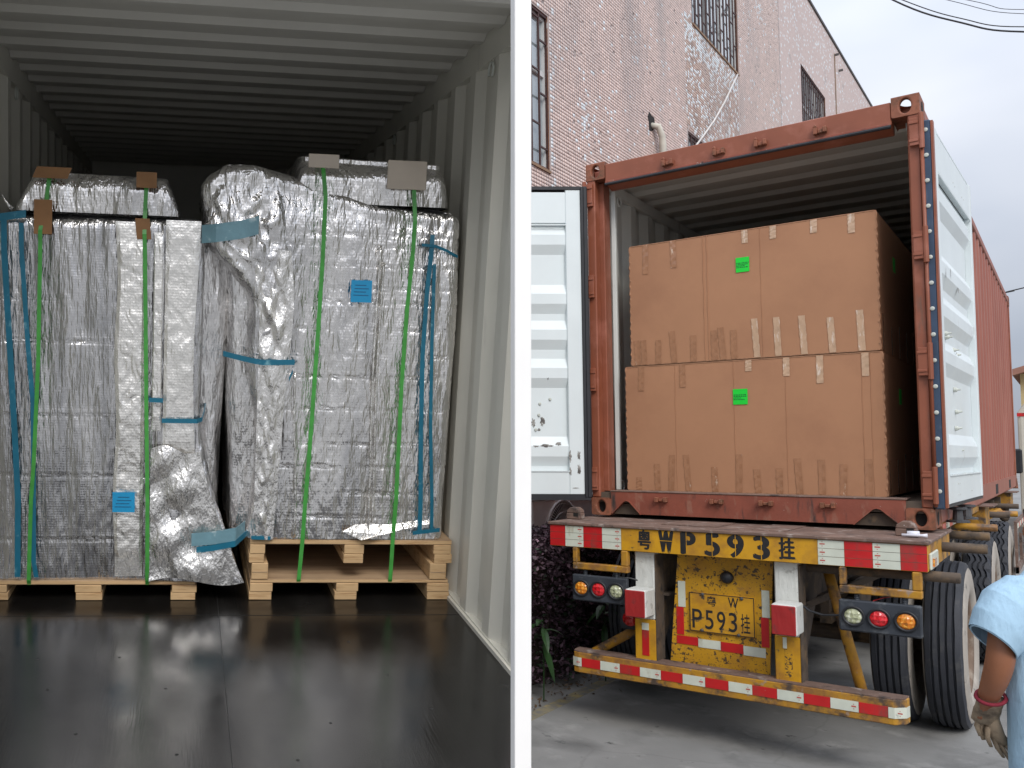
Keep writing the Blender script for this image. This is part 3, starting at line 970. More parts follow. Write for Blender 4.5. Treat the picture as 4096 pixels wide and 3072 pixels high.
# lashing rings
for (x, y, z) in ((-1.10, .42, 4.44), (-1.10, .36, 1.83), (-1.12, 2.4, 4.44)):
    pts = [(x + .01, y + .045 * math.cos(t), z + .045 * math.sin(t)) for t in np.linspace(0, 2 * math.pi, 17)]
    MB().tube(pts, .007, 6, caps=False).build('lashing_ring', M['inside'], ctr, smooth=True)


def door(name, hx, hy, ang, width, hand, label):
    """hinged container door, seen from inside: local x runs from the hinge to the free edge, local -y is the inner face"""
    e = bpy.data.objects.new(name, None)
    COL.objects.link(e)
    e.parent = ctr
    e.location = (hx, hy, 0)
    e.rotation_euler = (0, 0, ang)
    e['label'] = label
    f = hand
    z0, z1 = 1.765, 4.465
    Y = lambda a, b: sorted((f * a, f * b))
    sw = .13 if width < 1.5 else .15
    box('stile', .05, .05 + sw, *Y(0, -.05), z0, z1, M['white'], e, .004)
    box('stile', width - .10, width, *Y(0, -.05), z0, z1, M['white'], e, .004)
    box('top_rail', .05 + sw, width - .10, *Y(-.004, -.047), z1 - .30, z1 - .02, M['white'], e, .004)
    box('bottom_rail', .05 + sw, width - .10, *Y(-.004, -.047), z0, z0 + .20, M['white'], e, .004)
    MB().box(.05 + sw, width - .10, *Y(-.047, -.052), z1 - .32, z1 - .31).build('rail_lip', M['white'], e)
    MB().box(.05 + sw, width - .10, *Y(-.047, -.056), z0 + .198, z0 + .206).build('rail_lip', M['white'], e)
    prof = [(z0 + .20, 0)]
    for c in (2.14, 2.83, 3.17, 3.49, 4.02):
        prof += [(c - .13, 0), (c - .045, 1), (c + .045, 1), (c + .13, 0)]
    prof += [(z1 - .30, 0)]
    mb = MB()
    vs_ = []
    for z, d_ in prof:
        y = f * (-.002 - .034 * d_)
        vs_ += [(.05 + sw - .002, y, z), (width - .098, y, z), (.05 + sw - .002, f * .03, z), (width - .098, f * .03, z)]
    fs_ = []
    for i in range(len(prof) - 1):
        a = i * 4
        fs_ += [(a, a + 1, a + 5, a + 4), (a + 2, a + 6, a + 7, a + 3)]
    mb.add(vs_, fs_).build('panel', M['white'], e)
    box('outer_skin', .05, width, *Y(.031, .036), z0, z1, M['redside'], e)
    # gasket round the edge
    g = box('gasket', -.012, .030, *(Y(-.040, .016) if hand > 0 else Y(-.062, .05)), z0 - .03, z1 + .03, M['gasketblue'] if hand > 0 else M['rubber'], e, .008)
    MB().box(*((-.010, .049) if hand > 0 else (.030, .049)), *(Y(-.055, -.041) if hand > 0 else Y(-.066, .04)), z0 - .02, z1 + .02).build('gasket_retainer', M['red'] if hand > 0 else M['rubber'], e)
    MB().box(.0, width, *(Y(-.04, .03) if hand > 0 else Y(-.055, .045)), z1 + .001, z1 + (.012 if hand > 0 else .03)).build('gasket', M['white'] if hand > 0 else M['rubber'], e)
    MB().box(.0, width, *(Y(-.048, .03) if hand > 0 else Y(-.055, .045)), z0 - (.022 if hand > 0 else .05), z0 - .001).build('gasket', M['rubber'], e)
    MB().box(width + .001, width + .02, *Y(-.03, .04), z0, z1).build('gasket', M['rubber'], e)
    return e, g


ld, lg = door('door', -HW - .018, -.03, math.atan2(-.6676, -.7445), 1.16, -1, 'white ribbed left door swung wide with black rubber edge')
rd, rg = door('door', HW + .022, .0, R(90 - 1.8), 2.10, 1, 'white ribbed right door folded back against the container side')
# blue gasket faces the viewer on the right door: bolts on its edge
for i in range(15):
    z = 1.86 + i * .183
    b_ = MB().lathe([(0, .0005), (0, .013), (.006, .015), (.009, .008), (.009, .0005)], 0, (0, 0, 0), 10)
    o = b_.build('gasket_bolt', M['bolt'], rd)
    o.rotation_euler = (0, math.pi, 0)
    o.location = (-.0125, -.012, z)
    o.parent = rd
for (x, z) in ((.55, 3.02), (.62, 3.0), (.95, 2.93), (1.05, 2.9), (.95, 2.62), (1.0, 2.45), (.95, 2.32), (1.0, 2.15), (.62, 1.90), (.70, 1.9), (1.35, 1.95), (1.42, 1.95), (.62, 1.82), (.70, 1.82), (1.35, 1.83), (1.42, 1.83), (1.0, 4.26), (1.1, 4.25), (1.5, 4.25), (1.6, 4.25)):
    MB().lathe([(0, .02), (-.016, .018), (-.028, .008), (-.045, .006), (-.045, .0005)], 1, (x, -.004, z), 8).build('stud_bolt', M['bolt'], rd)
for (x, z) in ((.42, 2.56), (.43, 2.46), (.33, 2.60), (.46, 2.33)):
    MB().lathe([(0, .014), (.012, .010), (.012, .0005)], 1, (x, .004, z), 8).build('stud_bolt', M['bolt'], ld)
# scraped paint patches
def scrape(parent, x, z, w_, h_, y, sd_):
    r_ = random.Random(sd_)
    n_ = 22
    pts = []
    for k_ in range(n_):
        th = 2 * math.pi * k_ / n_
        q = r_.uniform(.45, 1.1)
        pts.append((x + w_ * q * math.cos(th), y, z + h_ * q * math.sin(th)))
    MB().add(pts + [(x, y, z)], [(k_, (k_ + 1) % n_, n_) for k_ in range(n_)]).build('paint_scrape', M['scrape'], parent)


for i, (x, z, w_, h_, y) in enumerate(((.48, 2.39, .022, .045, .0035), (.40, 2.40, .026, .05, .0035), (.43, 2.33, .02, .015, .0035), (.38, 2.19, .07, .016, .038), (.47, 2.185, .03, .012, .038), (.27, 2.21, .03, .02, .038), (.175, 2.10, .014, .055, .0515), (.175, 1.97, .012, .045, .0515), (.10, 2.10, .018, .05, .0515), (.10, 1.98, .018, .06, .0515), (.13, 1.82, .03, .006, .0515))):
    scrape(ld, x, z, w_, h_, y, 40 + i)
for i, (x, z, w_, h_, y) in enumerate(((1.15, 3.42, .03, .03, -.0375), (.5, 3.46, .012, .05, -.0375), (.75, 3.5, .01, .05, -.0375), (.9, 2.9, .02, .012, -.0375))):
    scrape(rd, x, z, w_, h_, y, 70 + i)
for s, x in ((1, .85), (1, 1.35)):
    st = MB().lathe([(0, .0005), (0, .075), (.015, .075), (.02, .035), (.09, .030), (.10, .06), (.115, .06), (.115, .0005)], 2, (x, -.01, 1.60), 12)
    st.build('lock_rod_end', M['steel'], rd)

# ------------------------------------------------------------------ cardboard boxes
def carton(name, x0, x1, y0, y1, z0, z1, label, bot, topt, creases, lab):
    b = thing(name, label, 'carton', loc=((x0 + x1) / 2, (y0 + y1) / 2, z0))
    ox, oy, oz = b.location
    k = lambda mb, nm, m, **kw: (setattr(mb, 'v', [(p[0] - ox, p[1] - oy, p[2] - oz) for p in mb.v]), mb.build(nm, m, b, **kw))[1]
    # body with slightly bowed faces
    mb = MB()
    nx_, nz_ = 24, 14
    for (fx, sgn) in (('f', 0), ('b', 1)):
        vs_ = []
        for j in range(nz_ + 1):
            for i in range(nx_ + 1):
                u, t = i / nx_, j / nz_
                bow = .010 * math.sin(math.pi * u) * math.sin(math.pi * t) * (1 + .4 * math.sin(5 * u + z0))
                vs_.append((x0 + (x1 - x0) * u, (y0 - bow) if not sgn else (y1 + bow), z0 + (z1 - z0) * t))
        mb.add(vs_, [(j * (nx_ + 1) + i, j * (nx_ + 1) + i + 1, (j + 1) * (nx_ + 1) + i + 1, (j + 1) * (nx_ + 1) + i) for j in range(nz_) for i in range(nx_)])
    mb.quad((x0, y0, z0), (x0, y1, z0), (x0, y1, z1), (x0, y0, z1))
    mb.quad((x1, y0, z0), (x1, y1, z0), (x1, y1, z1), (x1, y0, z1))
    mb.quad((x0, y0, z1), (x1, y0, z1), (x1, y1, z1), (x0, y1, z1))
    mb.quad((x0, y0, z0), (x1, y0, z0), (x1, y1, z0), (x0, y1, z0))
    k(mb, 'body', M['card'], smooth=False)
    # crumpled folded corner edges
    for (xa, sg) in ((x0, -1), (x1, 1)):
        pts, rr = [], []
        n = 46
        for i in range(n):
            t = i / (n - 1)
            pts.append((xa + sg * (.001 + .004 * math.sin(i * 1.9 + xa * 7)), y0 + .006 + .003 * math.sin(i * 2.7), z0 + .004 + (z1 - z0 - .008) * t))
            rr.append(.0055 + .003 * abs(math.sin(i * 1.23 + z0)))
        k(MB().tube(pts, rr, 7), 'corner_fold', M['cardedge'])
    k(MB().box(x0 + .01, x1 - .01, y0 - .003, y0 + .01, z1 - .006, z1 + .002), 'top_edge', M['cardedge'])
    k(MB().box(x0 + .01, x1 - .01, y0 - .002, y0 + .01, z0 - .002, z0 + .006), 'bottom_edge', M['cardedge'])
    yb = lambda x, z: y0 - .0135 - .004
    def surf(x, z):
        u, t = (x - x0) / (x1 - x0), (z - z0) / (z1 - z0)
        return y0 - .010 * math.sin(math.pi * u) * math.sin(math.pi * t) * (1 + .4 * math.sin(5 * u + z0)) - .003
    def strip(x, za, zb, wdt, tilt, m, nm):
        n = 8
        vs_, fs_ = [], []
        for i in range(n + 1):
            z = za + (zb - za) * i / n
            xx = x + tilt * (z - za)
            wv = wdt / 2 * (1 + .06 * math.sin(i * 3 + x * 20))
            rip = .0015 * math.sin(i * 2.3 + x * 40)
            vs_ += [(xx - wv, surf(xx, z) - rip - .001, z), (xx, surf(xx, z) - .0005 + rip * .5, z), (xx + wv, surf(xx, z) + rip - .002, z)]
        for i in range(n):
            a = i * 3
            fs_ += [(a, a + 1, a + 4, a + 3), (a + 1, a + 2, a + 5, a + 4)]
        mb_ = MB().add(vs_, fs_)
        k(mb_, nm, m)
    for i, (x, z) in enumerate(bot):
        strip(x, z0 + .004, z, .046, rng.uniform(-.05, .05) - (.02 if i % 3 == 0 else 0), M['tapelight'] if (z0 > 2.5 and i > 7) else M['tape'], 'tape_strip')
    for i, (x, z) in enumerate(topt):
        strip(x, z, z1 - .004, .046, rng.uniform(-.03, .03), M['tapelight'] if i > 1 else M['tape'], 'tape_strip')
    for x in creases:
        n = 12
        c_ = MB().tube([(x + .002 * math.sin(i * 2.1), surf(x, z0 + (z1 - z0) * i / n) + .0015, z0 + .005 + (z1 - z0 - .01) * i / n) for i in range(n + 1)], .0036 if (z0 > 2.5 and -.35 < x < -.25) else .0016, 5)
        k(c_, 'crease', M['card'])
    if lab:
        xa, xb, za, zb = lab
        n = 4
        sy = surf((xa + xb) / 2, (za + zb) / 2) - .002
        l_ = MB().box(xa, xb, sy - .0015, sy, za, zb)
        lo_ = k(l_, 'label_sticker', M['green'])
        for i, wv in enumerate((.92, .86, .55, .82)):
            zc = za + (zb - za) * (.62 - .1 * i)
            x = xa + .004
            while x < xa + (xb - xa) * wv:
                wl = rng.uniform(.006, .016)
                d_ = MB().box(x, min(x + wl, xb - .003), sy - .0022, sy - .0016, zc - .0035, zc + .0035)
                k(d_, 'label_print', M['inkgreen']).parent = lo_
                x += wl + .004
        # the same sticker on the right-hand face
        k(MB().box(x1 + .001, x1 + .003, y0 + .78, y0 + .9, za, zb), 'label_sticker', M['green'])
    for i in range(5):
        yv = y0 + .12 + .42 * i
        if yv + .05 < y1:
            k(MB().box(x1 + .001, x1 + .003, yv, yv + .06, z0 + .01, z0 + rng.uniform(.2, .33)), 'tape_strip', M['tape'])
    return b


upB = [(-0.86, 3.109), (-0.803, 3.109), (-0.686, 3.1), (-0.554, 3.166), (-0.399, 3.116), (-0.233, 3.142), (-0.167, 3.161), (-0.086, 3.133), (0.086, 3.21), (0.239, 3.205), (0.42, 3.2), (0.61, 3.167), (0.8, 3.204)]
upT = [(-0.781, 3.685), (-0.542, 3.71), (0.018, 3.836), (0.223, 3.839), (0.507, 3.839), (0.757, 3.798)]
loB = [(-0.872, 1.916), (-0.713, 2.033), (-0.604, 2.111), (-0.461, 2.111), (-0.255, 2.012), (-0.075, 2.116), (0.068, 1.996), (0.22, 2.008), (0.36, 2.084), (0.511, 2.076), (0.649, 2.044), (0.811, 2.082)]
loT = [(-0.838, 2.667), (-0.491, 2.681), (0.018, 2.788), (0.29, 2.733), (0.519, 2.664), (0.816, 2.703)]
carton('cardboard_box', -.915, .912, .175, 2.3, 2.892, 3.947, 'upper of two huge brown cartons at the container mouth, green sticker', upB, upT, (-.305, -.275, .127), (-.053, .047, 3.60, 3.72))
carton('cardboard_box', -.968, .922, .175, 2.65, 1.805, 2.882, 'lower of two huge brown cartons at the container mouth, resting on its floor', loB, loT, (-.554, -.095, .28, .79, .845), (-.100, .008, 2.52, 2.646))
carton('cardboard_box', -.95, 1.04, 2.9, 4.9, 1.805, 2.86, 'lower brown carton half hidden deep in the red container', [], [], (), None)
carton('cardboard_box', -.93, 1.03, 2.9, 4.9, 2.88, 3.75, 'upper brown carton half hidden deep in the red container', [], [], (), None)


# ------------------------------------------------------------------ trailer
tr = thing('container_trailer', 'rusty yellow container trailer with red and white reflective markings', 'trailer', loc=(0, 0, 0))
YB = -.78
box('rear_beam', -1.25, 1.25, YB, YB + .14, 1.374, 1.545, M['yellow'], tr, .004)
dk = MB().box(-1.262, 1.262, YB - .02, .55, 1.5455, 1.568)
dk.build('deck_plate', M['deck'], tr, .004)
MB().box(-.45, -.05, -.55, -.05, 1.5685, 1.576).box(.2, .42, -.6, .1, 1.5685, 1.574).build('deck_patch', M['deck'], tr)
MB().box(-1.25, -1.246 + .0, YB + .141, .5, 1.38, 1.545).box(1.246, 1.25, YB + .141, .5, 1.38, 1.545).build('beam_side', M['yellowrust'], tr)
xs_ = [-1.25, -1.122, -.972, -.822, -.673]
for i in range(4):
    p = box('reflector_panel', xs_[i] + .001, xs_[i + 1] - .001, YB - .005, YB - .0005, 1.378, 1.541, M['refred' if i % 2 == 0 else 'refwhite'], tr)
    if i % 2:
        for j in range(3):
            zc = 1.405 + .055 * j
            MB().box(xs_[i + 1] - .045, xs_[i + 1] - .015, YB - .0062, YB - .0052, zc - .004, zc + .004).box(xs_[i + 1] - .032, xs_[i + 1] - .026, YB - .0062, YB - .0052, zc + .012, zc + .016).box(xs_[i + 1] - .032, xs_[i + 1] - .026, YB - .0062, YB - .0052, zc - .016, zc - .012).build('tape_print', M['redmark'], p)
    for zc in (1.432, 1.486):
        box('tape_joint', xs_[i] + .001, xs_[i + 1] - .001, YB - .0056, YB - .0051, zc - .0012, zc + .0012, M['chassis'], p)
xs_ = [.649, .802, .960, 1.109, 1.25]
for i in range(4):
    p = box('reflector_panel', xs_[i] + .001, xs_[i + 1] - .001, YB - .005, YB - .0005, 1.378, 1.541, M['refwhite' if i % 2 == 0 else 'refred'], tr)
    if i % 2 == 0:
        for j in range(3):
            zc = 1.405 + .055 * j
            MB().box(xs_[i] + .012, xs_[i] + .042, YB - .0062, YB - .0052, zc - .004, zc + .004).box(xs_[i] + .024, xs_[i] + .03, YB - .0062, YB - .0052, zc + .012, zc + .016).box(xs_[i] + .024, xs_[i] + .03, YB - .0062, YB - .0052, zc - .016, zc - .012).build('tape_print', M['redmark'], p)
    for zc in (1.432, 1.486):
        box('tape_joint', xs_[i] + .001, xs_[i + 1] - .001, YB - .0056, YB - .0051, zc - .0012, zc + .0012, M['chassis'], p)
yp = MB().box(-.672, .648, YB - .004, YB - .0005, 1.376, 1.543)
ypo = yp.build('number_panel', M['yellow'], tr)
for s_, xa, xb in (('粤', -.549, -.446), ('W', -.392, -.285), ('P', -.233, -.13), ('5', -.066, .034), ('9', .087, .192), ('3', .255, .357), ('挂', .412, .515)):
    z0, z1 = (1.381, 1.543) if s_ not in '粤挂' else (1.392, 1.543)
    text_part(s_, 'stencilled_character', M['ink'], ypo, xa + .006, xb - .006, z0 + .004, z1 - .004, YB - .0050, 0, .0088 if s_.isascii() else .0045)
    if s_ in 'P593':
        xm = (xa + xb) / 2 + (-.012 if s_ == 'P' else 0)
        MB().box(xm - .0022, xm + .0022, YB - .0070, YB - .0062, z0 - .002, z1 + .002).build('stencil_bridge', M['yellow'], ypo)
    if s_ == 'W':
        MB().box(xa, xb, YB - .0070, YB - .0062, 1.466, 1.470).build('stencil_bridge', M['yellow'], ypo)
# twist-lock cones on the deck
for x in (-1.207, 1.10):
    c = MB()
    c.box(x - .058, x + .058, -.44, -.33, 1.5685, 1.62)
    c.prism([(x - .058, 1.62), (x + .058, 1.62), (x + .048, 1.648), (x + .02, 1.668), (x - .02, 1.668), (x - .05, 1.645)], 1, -.44, -.33)
    co_ = c.build('twist_lock', M['deck'], tr, .006)
    box('slot', x + .005, x + .045, -.4415, -.437, 1.592, 1.622, M['black'], co_)

# stop posts with red buffer blocks
for sx_, x0 in ((-1, -.597), (1, .366)):
    x1 = x0 + .145
    box('stop_post', x0, x1, -.72, -.59, 1.06, 1.372, M['chunkwhite'], tr, .008)
    bk = MB().box(x0 - .006 if sx_ < 0 else x0 + .02, (x0 - .006 if sx_ < 0 else x0 + .02) + .155, -.92, -.721, .897, 1.103)
    bo = bk.build('buffer_block', M['chunkwhite'], tr, .010)
    xa = (x0 - .006 if sx_ < 0 else x0 + .02)
    box('red_face', xa + .003, xa + .150, -.932, -.921, .90, 1.098, M['blockred'], bo, .006)
    box('stop_post', x0 + .002, x1 - .002, -.718, -.59, .86, 1.059, M['chunkwhite'], tr, .008)
    lp = box('lower_post', x0 - .01, x1 + .003, -.715, -.58, .545, .859, M['yellow'], tr, .006)
    box('post_side', x1 + .004, x1 + .012, -.715, -.55, .55, 1.35, M['chassis'], tr)
    if sx_ < 0:
        box('reflector_strip', x0 + .045, x0 + .096, -.719, -.7155, .585, .775, M['refred'], lp)
        box('reflector_strip', x0 + .045, x0 + .096, -.719, -.7155, .777, .83, M['refwhite'], lp)
    else:
        box('rusted_patch', x0 + .05, x0 + .098, -.7165, -.7152, .58, .78, M['yellowspeck'], lp)
        box('reflector_strip', x0 + .042, x0 + .066, -.719, -.7155, .775, .85, M['refwhite'], lp)
    # gusset plates behind each post
    MB().prism([(-.58, .56), (-.58, 1.37), (.25, 1.37)], 0, x1 - .03, x1 - .015).build('gusset_plate', M['chassis'], tr)

# number-plate panel
pp = MB().add([(-.385, -.60, .545), (.293, -.60, .545), (.335, -.60, 1.372), (-.315, -.60, 1.372), (-.385, -.58, .545), (.293, -.58, .545), (.335, -.58, 1.372), (-.315, -.58, 1.372)],
              [(0, 1, 2, 3), (7, 6, 5, 4), (0, 4, 5, 1), (1, 5, 6, 2), (2, 6, 7, 3), (3, 7, 4, 0)])
ppo = pp.build('plate_panel', M['yellowspeck'], tr)
pl = box('number_plate', -.238, .212, -.614, -.601, .795, 1.087, M['yellow'], tr, .006)
bd = MB()
for (a, b, c, d) in ((-.234, .208, 1.078, 1.083), (-.234, .208, .799, .804), (-.234, -.229, .805, 1.077), (.203, .208, .805, 1.077)):
    bd.box(a, b, -.6165, -.6142, c, d)
bd.build('plate_border', M['inkplain'], pl)
text_part('粤', 'plate_character', M['inkplain'], pl, -.113, -.046, .993, 1.066, -.6155, .008)
text_part('W', 'plate_character', M['inkplain'], pl, .034, .104, .997, 1.070, -.6155, .01)
for s_, xa, xb in (('P', -.216, -.148), ('5', -.126, -.068), ('9', -.044, .013), ('3', .036, .092), ('挂', .117, .178)):
    text_part(s_, 'plate_character', M['inkplain'], pl, xa, xb, .822, .962, -.6155, .004)
for (x, z) in ((-.14, 1.075), (.125, 1.07), (-.15, .81), (.10, .805)):
    MB().lathe([(0, .013), (-.008, .012), (-.012, .006), (-.012, .0005)], 1, (x, -.6145, z), 8).build('plate_bolt', M['steel'], pl)
MB().lathe([(0, .0005), (0, .045), (-.02, .045), (-.035, .03), (-.042, .0005)], 1, (.03, -.602, 1.214), 14).build('rear_lamp_socket', M['rubber'], tr, smooth=True)
strips = [(-.318, -.266, .965, 1.158, 'refwhite'), (-.333, -.281, .757, .963, 'refred'), (-.335, -.183, .688, .749, 'refred'), (-.181, -.027, .68, .742, 'refwhite'), (-.025, .125, .673, .740, 'refred'), (.127, .272, .666, .733, 'refwhite'), (.247, .297, .742, .95, 'refred'), (.255, .305, .952, 1.144, 'refwhite')]
for (a, b, c, d, m_) in strips:
    box('reflector_strip', a, b, -.6045, -.6005, c, d, M[m_], ppo)

# bumper bar with rounded ends and its stripes
pf = [(-1.09, -.70), (-1.075, -.765), (-1.03, YB), (1.045, YB), (1.10, -.72), (1.11, -.66), (1.11, -.62), (-1.09, -.62)]
bp = MB().prism(pf, 2, .388, .548)
bpo = bp.build('bumper', M['yellowrust'], tr, .006)
MB().prism([(-1.088, -.70), (-1.073, -.763), (-1.03, YB + .003), (1.044, YB + .003), (1.098, -.72), (1.108, -.62), (-1.088, -.62)], 2, .5485, .556).build('bumper_top', M['deck'], bpo)
xb = [-1.09, -1.004, -.855, -.703, -.551, -.397, -.242, -.087, .069, .223, .378, .539, .694, .854, 1.014, 1.105]
for i in range(15):
    a, b = xb[i], xb[i + 1]
    m_ = M['refwhite' if i % 2 == 0 else 'refred']
    if i == 0:
        q = MB().ribbon([(-1.092, -.70, .4725), (-1.078, -.768, .4725), (-1.035, YB - .004, .4725), (b - .001, YB - .004, .4725)], .068, .003, (0, 0, 1)).build('reflector_strip', m_, bpo)
    elif i == 14:
        q = MB().ribbon([(a + .001, YB - .004, .4665), (1.047, YB - .004, .4665), (1.104, -.722, .4665), (1.114, -.66, .4665)], .068, .003, (0, 0, 1)).build('reflector_strip', m_, bpo)
    else:
        zc = .4715 - .003 * i / 14
        q = box('reflector_strip', a + .001, b - .001, YB - .0045, YB - .0005, zc - .034, zc + .034, m_, bpo)
    if i % 2 == 0:
        MB().box(b - .04, b - .014, YB - .0066, YB - .0056, .466, .474).box(b - .03, b - .025, YB - .0066, YB - .0056, .482, .486).box(b - .03, b - .025, YB - .0066, YB - .0056, .452, .456).build('tape_print', M['redmark'], q)

# lamp brackets and lamp boxes
for nm, X0, X1, cols, dz in (('l', -1.065, -.628, ('amber', 'lred', 'clear'), 0), ('r', .762, 1.212, ('clear', 'lred', 'amber'), .003)):
    br_ = MB().box(X0 + .008, X0 + .045, -.80, -.74, 1.255, 1.372).box(X1 - .045, X1 + .005, -.80, -.74, 1.255, 1.372).box(X0 + .008, X1 + .005, -.802, -.738, 1.203, 1.254)
    br_.build('lamp_bracket', M['yellowrust'], tr, .006)
    lb = box('lamp_box', X0, X1, -.80, -.755, .957, 1.162, M['lampblack'], tr, .010)
    for xm in (X0 + .10, X1 - .09):
        pts = []
        for i in range(7):
            pts.append((xm, -.77, 1.163 + .0065 * i))
        MB().tube(pts, [.018, .015, .018, .015, .018, .015, .018], 10).build('mount_bush', M['lampblack'], lb)
    cs = (-.988, -.85, -.712) if nm == 'l' else (.844, .985, 1.13)
    for x, cl_ in zip(cs, cols):
        ring = MB().lathe([(0, .066), (-.012, .066), (-.014, .058), (-.010, .050), (0, .050)], 1, (x, -.80, 1.058), 32).build('lamp_ring', M['rubber'], lb, smooth=True)
        MB().lathe([(-.003, .0505), (-.010, .038), (-.014, .03), (-.016, .0005)], 1, (x, -.80, 1.058), 32).build('lens', M[cl_], ring, smooth=True)
    # wiring loop
    if nm == 'r':
        MB().tube([(.50, -.70, 1.10), (.58, -.72, 1.05), (.66, -.74, 1.035), (.77, -.77, 1.05)], .008, 6).build('wiring', M['rubber'], tr)
        MB().tube([(.95, -.77, 1.163), (1.0, -.74, 1.185), (1.06, -.73, 1.20), (1.09, -.72, 1.25)], .003, 5).build('wiring', M['refred'], tr)
    else:
        MB().tube([(-.70, -.77, 1.165), (-.62, -.74, 1.16), (-.55, -.7, 1.14)], .006, 6).build('wiring', M['rubber'], tr)
# the small square lamp behind the left post
sb = box('side_lamp_box', -.80, -.64, -.52, -.48, .725, .895, M['lampblack'], tr, .012)
MB().lathe([(0, .058), (-.01, .055), (-.014, .0005)], 1, (-.715, -.522, .812), 24).build('lens', M['lred'], sb, smooth=True)
# diagonal stays
MB().tube([(-.97, -.62, .53), (-.40, -.1, .93)], .036, 12).build('stay_tube', M['yellowrust'], tr, smooth=True)
MB().tube([(.84, -.56, .53), (.66, -.40, 1.18), (.60, -.3, 1.36)], .034, 12).build('stay_tube', M['yellowrust'], tr, smooth=True)
# chassis beams, cross members, bogie
for s in (-1, 1):
    cb = MB().box(*sorted((s * .40, s * .52)), -.56, 10.6, 1.03, 1.05).box(*sorted((s * .40, s * .52)), -.56, 10.6, 1.42, 1.44).box(*sorted((s * .452, s * .468)), -.56, 10.6, 1.05, 1.42)
    cb.build('chassis_beam', M['chassis'], tr)
    MB().box(*sorted((s * 1.16, s * 1.20)), .552, 4.2, 1.545, 1.60).build('side_rail', M['yellowrust'], tr)
    MB().add([(s * .47, -.5, 1.05), (s * 1.05, .2, 1.37), (s * 1.05, .28, 1.37), (s * .47, -.42, 1.05), (s * .47, -.5, 1.00), (s * 1.05, .2, 1.32), (s * 1.05, .28, 1.32), (s * .47, -.42, 1.00)],
             [(0, 1, 2, 3), (4, 7, 6, 5), (0, 4, 5, 1), (3, 2, 6, 7), (0, 3, 7, 4), (1, 5, 6, 2)]).build('brace_angle', M['chassis'], tr)
for i in range(8):
    y = .3 + 1.3 * i
    MB().box(-1.16, 1.16, y, y + .08, 1.45, 1.543).build('cross_member', M['chassis'], tr)
for i in range(7):
    a = .60 + .235 * i
    box('reflector_strip', 1.201, 1.206, a + .002, a + .233, 1.55, 1.597, M['refred' if i % 2 == 0 else 'refwhite'], tr)
# landing bolster and rods sticking out along the side
for yv, ln in ((3.95, .0), (8.6, .0)):
    MB().box(.98, 1.25, yv, yv + .55, 1.36, 1.585).build('twist_lock_housing', M['yellowrust'], tr, .006)
    MB().tube([(1.16, yv + .25, 1.36), (1.16, yv + .25, 1.20), (1.16, yv + .25, 1.17)], [.055, .055, .03], 12).build('twist_lock_handle', M['chassis'], tr)
    MB().box(.92, 1.32, yv - .05, yv + .6, 1.5855, 1.598).build('bolster_plate', M['deck'], tr)
for (y, z, xe, m_) in ((.02, 1.475, 1.50, 'chassis'), (-.62, 1.335, 1.40, 'chassis'), (1.6, 1.45, 1.42, 'chassis'), (2.9, 1.44, 1.40, 'yellowrust'), (4.9, 1.46, 1.40, 'chassis'), (5.6, 1.44, 1.44, 'yellowrust'), (7.4, 1.45, 1.38, 'chassis')):
    MB().tube([(.55, y, z), (xe - .006, y, z), (xe, y, z)], [.034, .034, .029], 12).build('cross_tube', M[m_], tr, smooth=True)
for (a, b) in (((.5, 6.0, 1.05), (1.2, 7.0, 1.40)), ((.5, 7.4, 1.05), (1.2, 9.0, 1.40))):
    MB().tube([a, b], .05, 6).build('brace_angle', M['yellowrust'], tr)
sg = MB().box(1.33, 1.36, 7.2, 9.9, 1.14, 1.26).box(1.33, 1.36, 7.2, 7.28, .6, 1.14).box(1.33, 1.36, 8.4, 8.48, .6, 1.14).box(1.33, 1.36, 7.2, 9.9, .6, .68)
sgo = sg.build('side_guard', M['deck'], tr)
for i in range(8):
    box('reflector_strip', 1.361, 1.364, 7.3 + .3 * i, 7.6 + .3 * i, 1.17, 1.23, M['refred' if i % 2 else 'refwhite'], sgo)
box('mid_light_blocker', -.36, .36, 2.2, 3.4, .42, 1.02, M['chassis'], tr, .01)  # added box, blocks light so the ground under the chassis stays dark
box('far_light_blocker', -1.0, 1.0, 8.9, 10.0, .30, 1.02, M['chassis'], tr, .02)  # second added box, shuts out the brightness beyond the rear wheels
sm = box('side_marker', 1.2505, 1.268, -.745, -.38, 1.385, 1.49, M['refwhite'], tr, .006)
box('marker_lens', 1.2685, 1.279, -.70, -.60, 1.405, 1.455, M['amber'], sm)


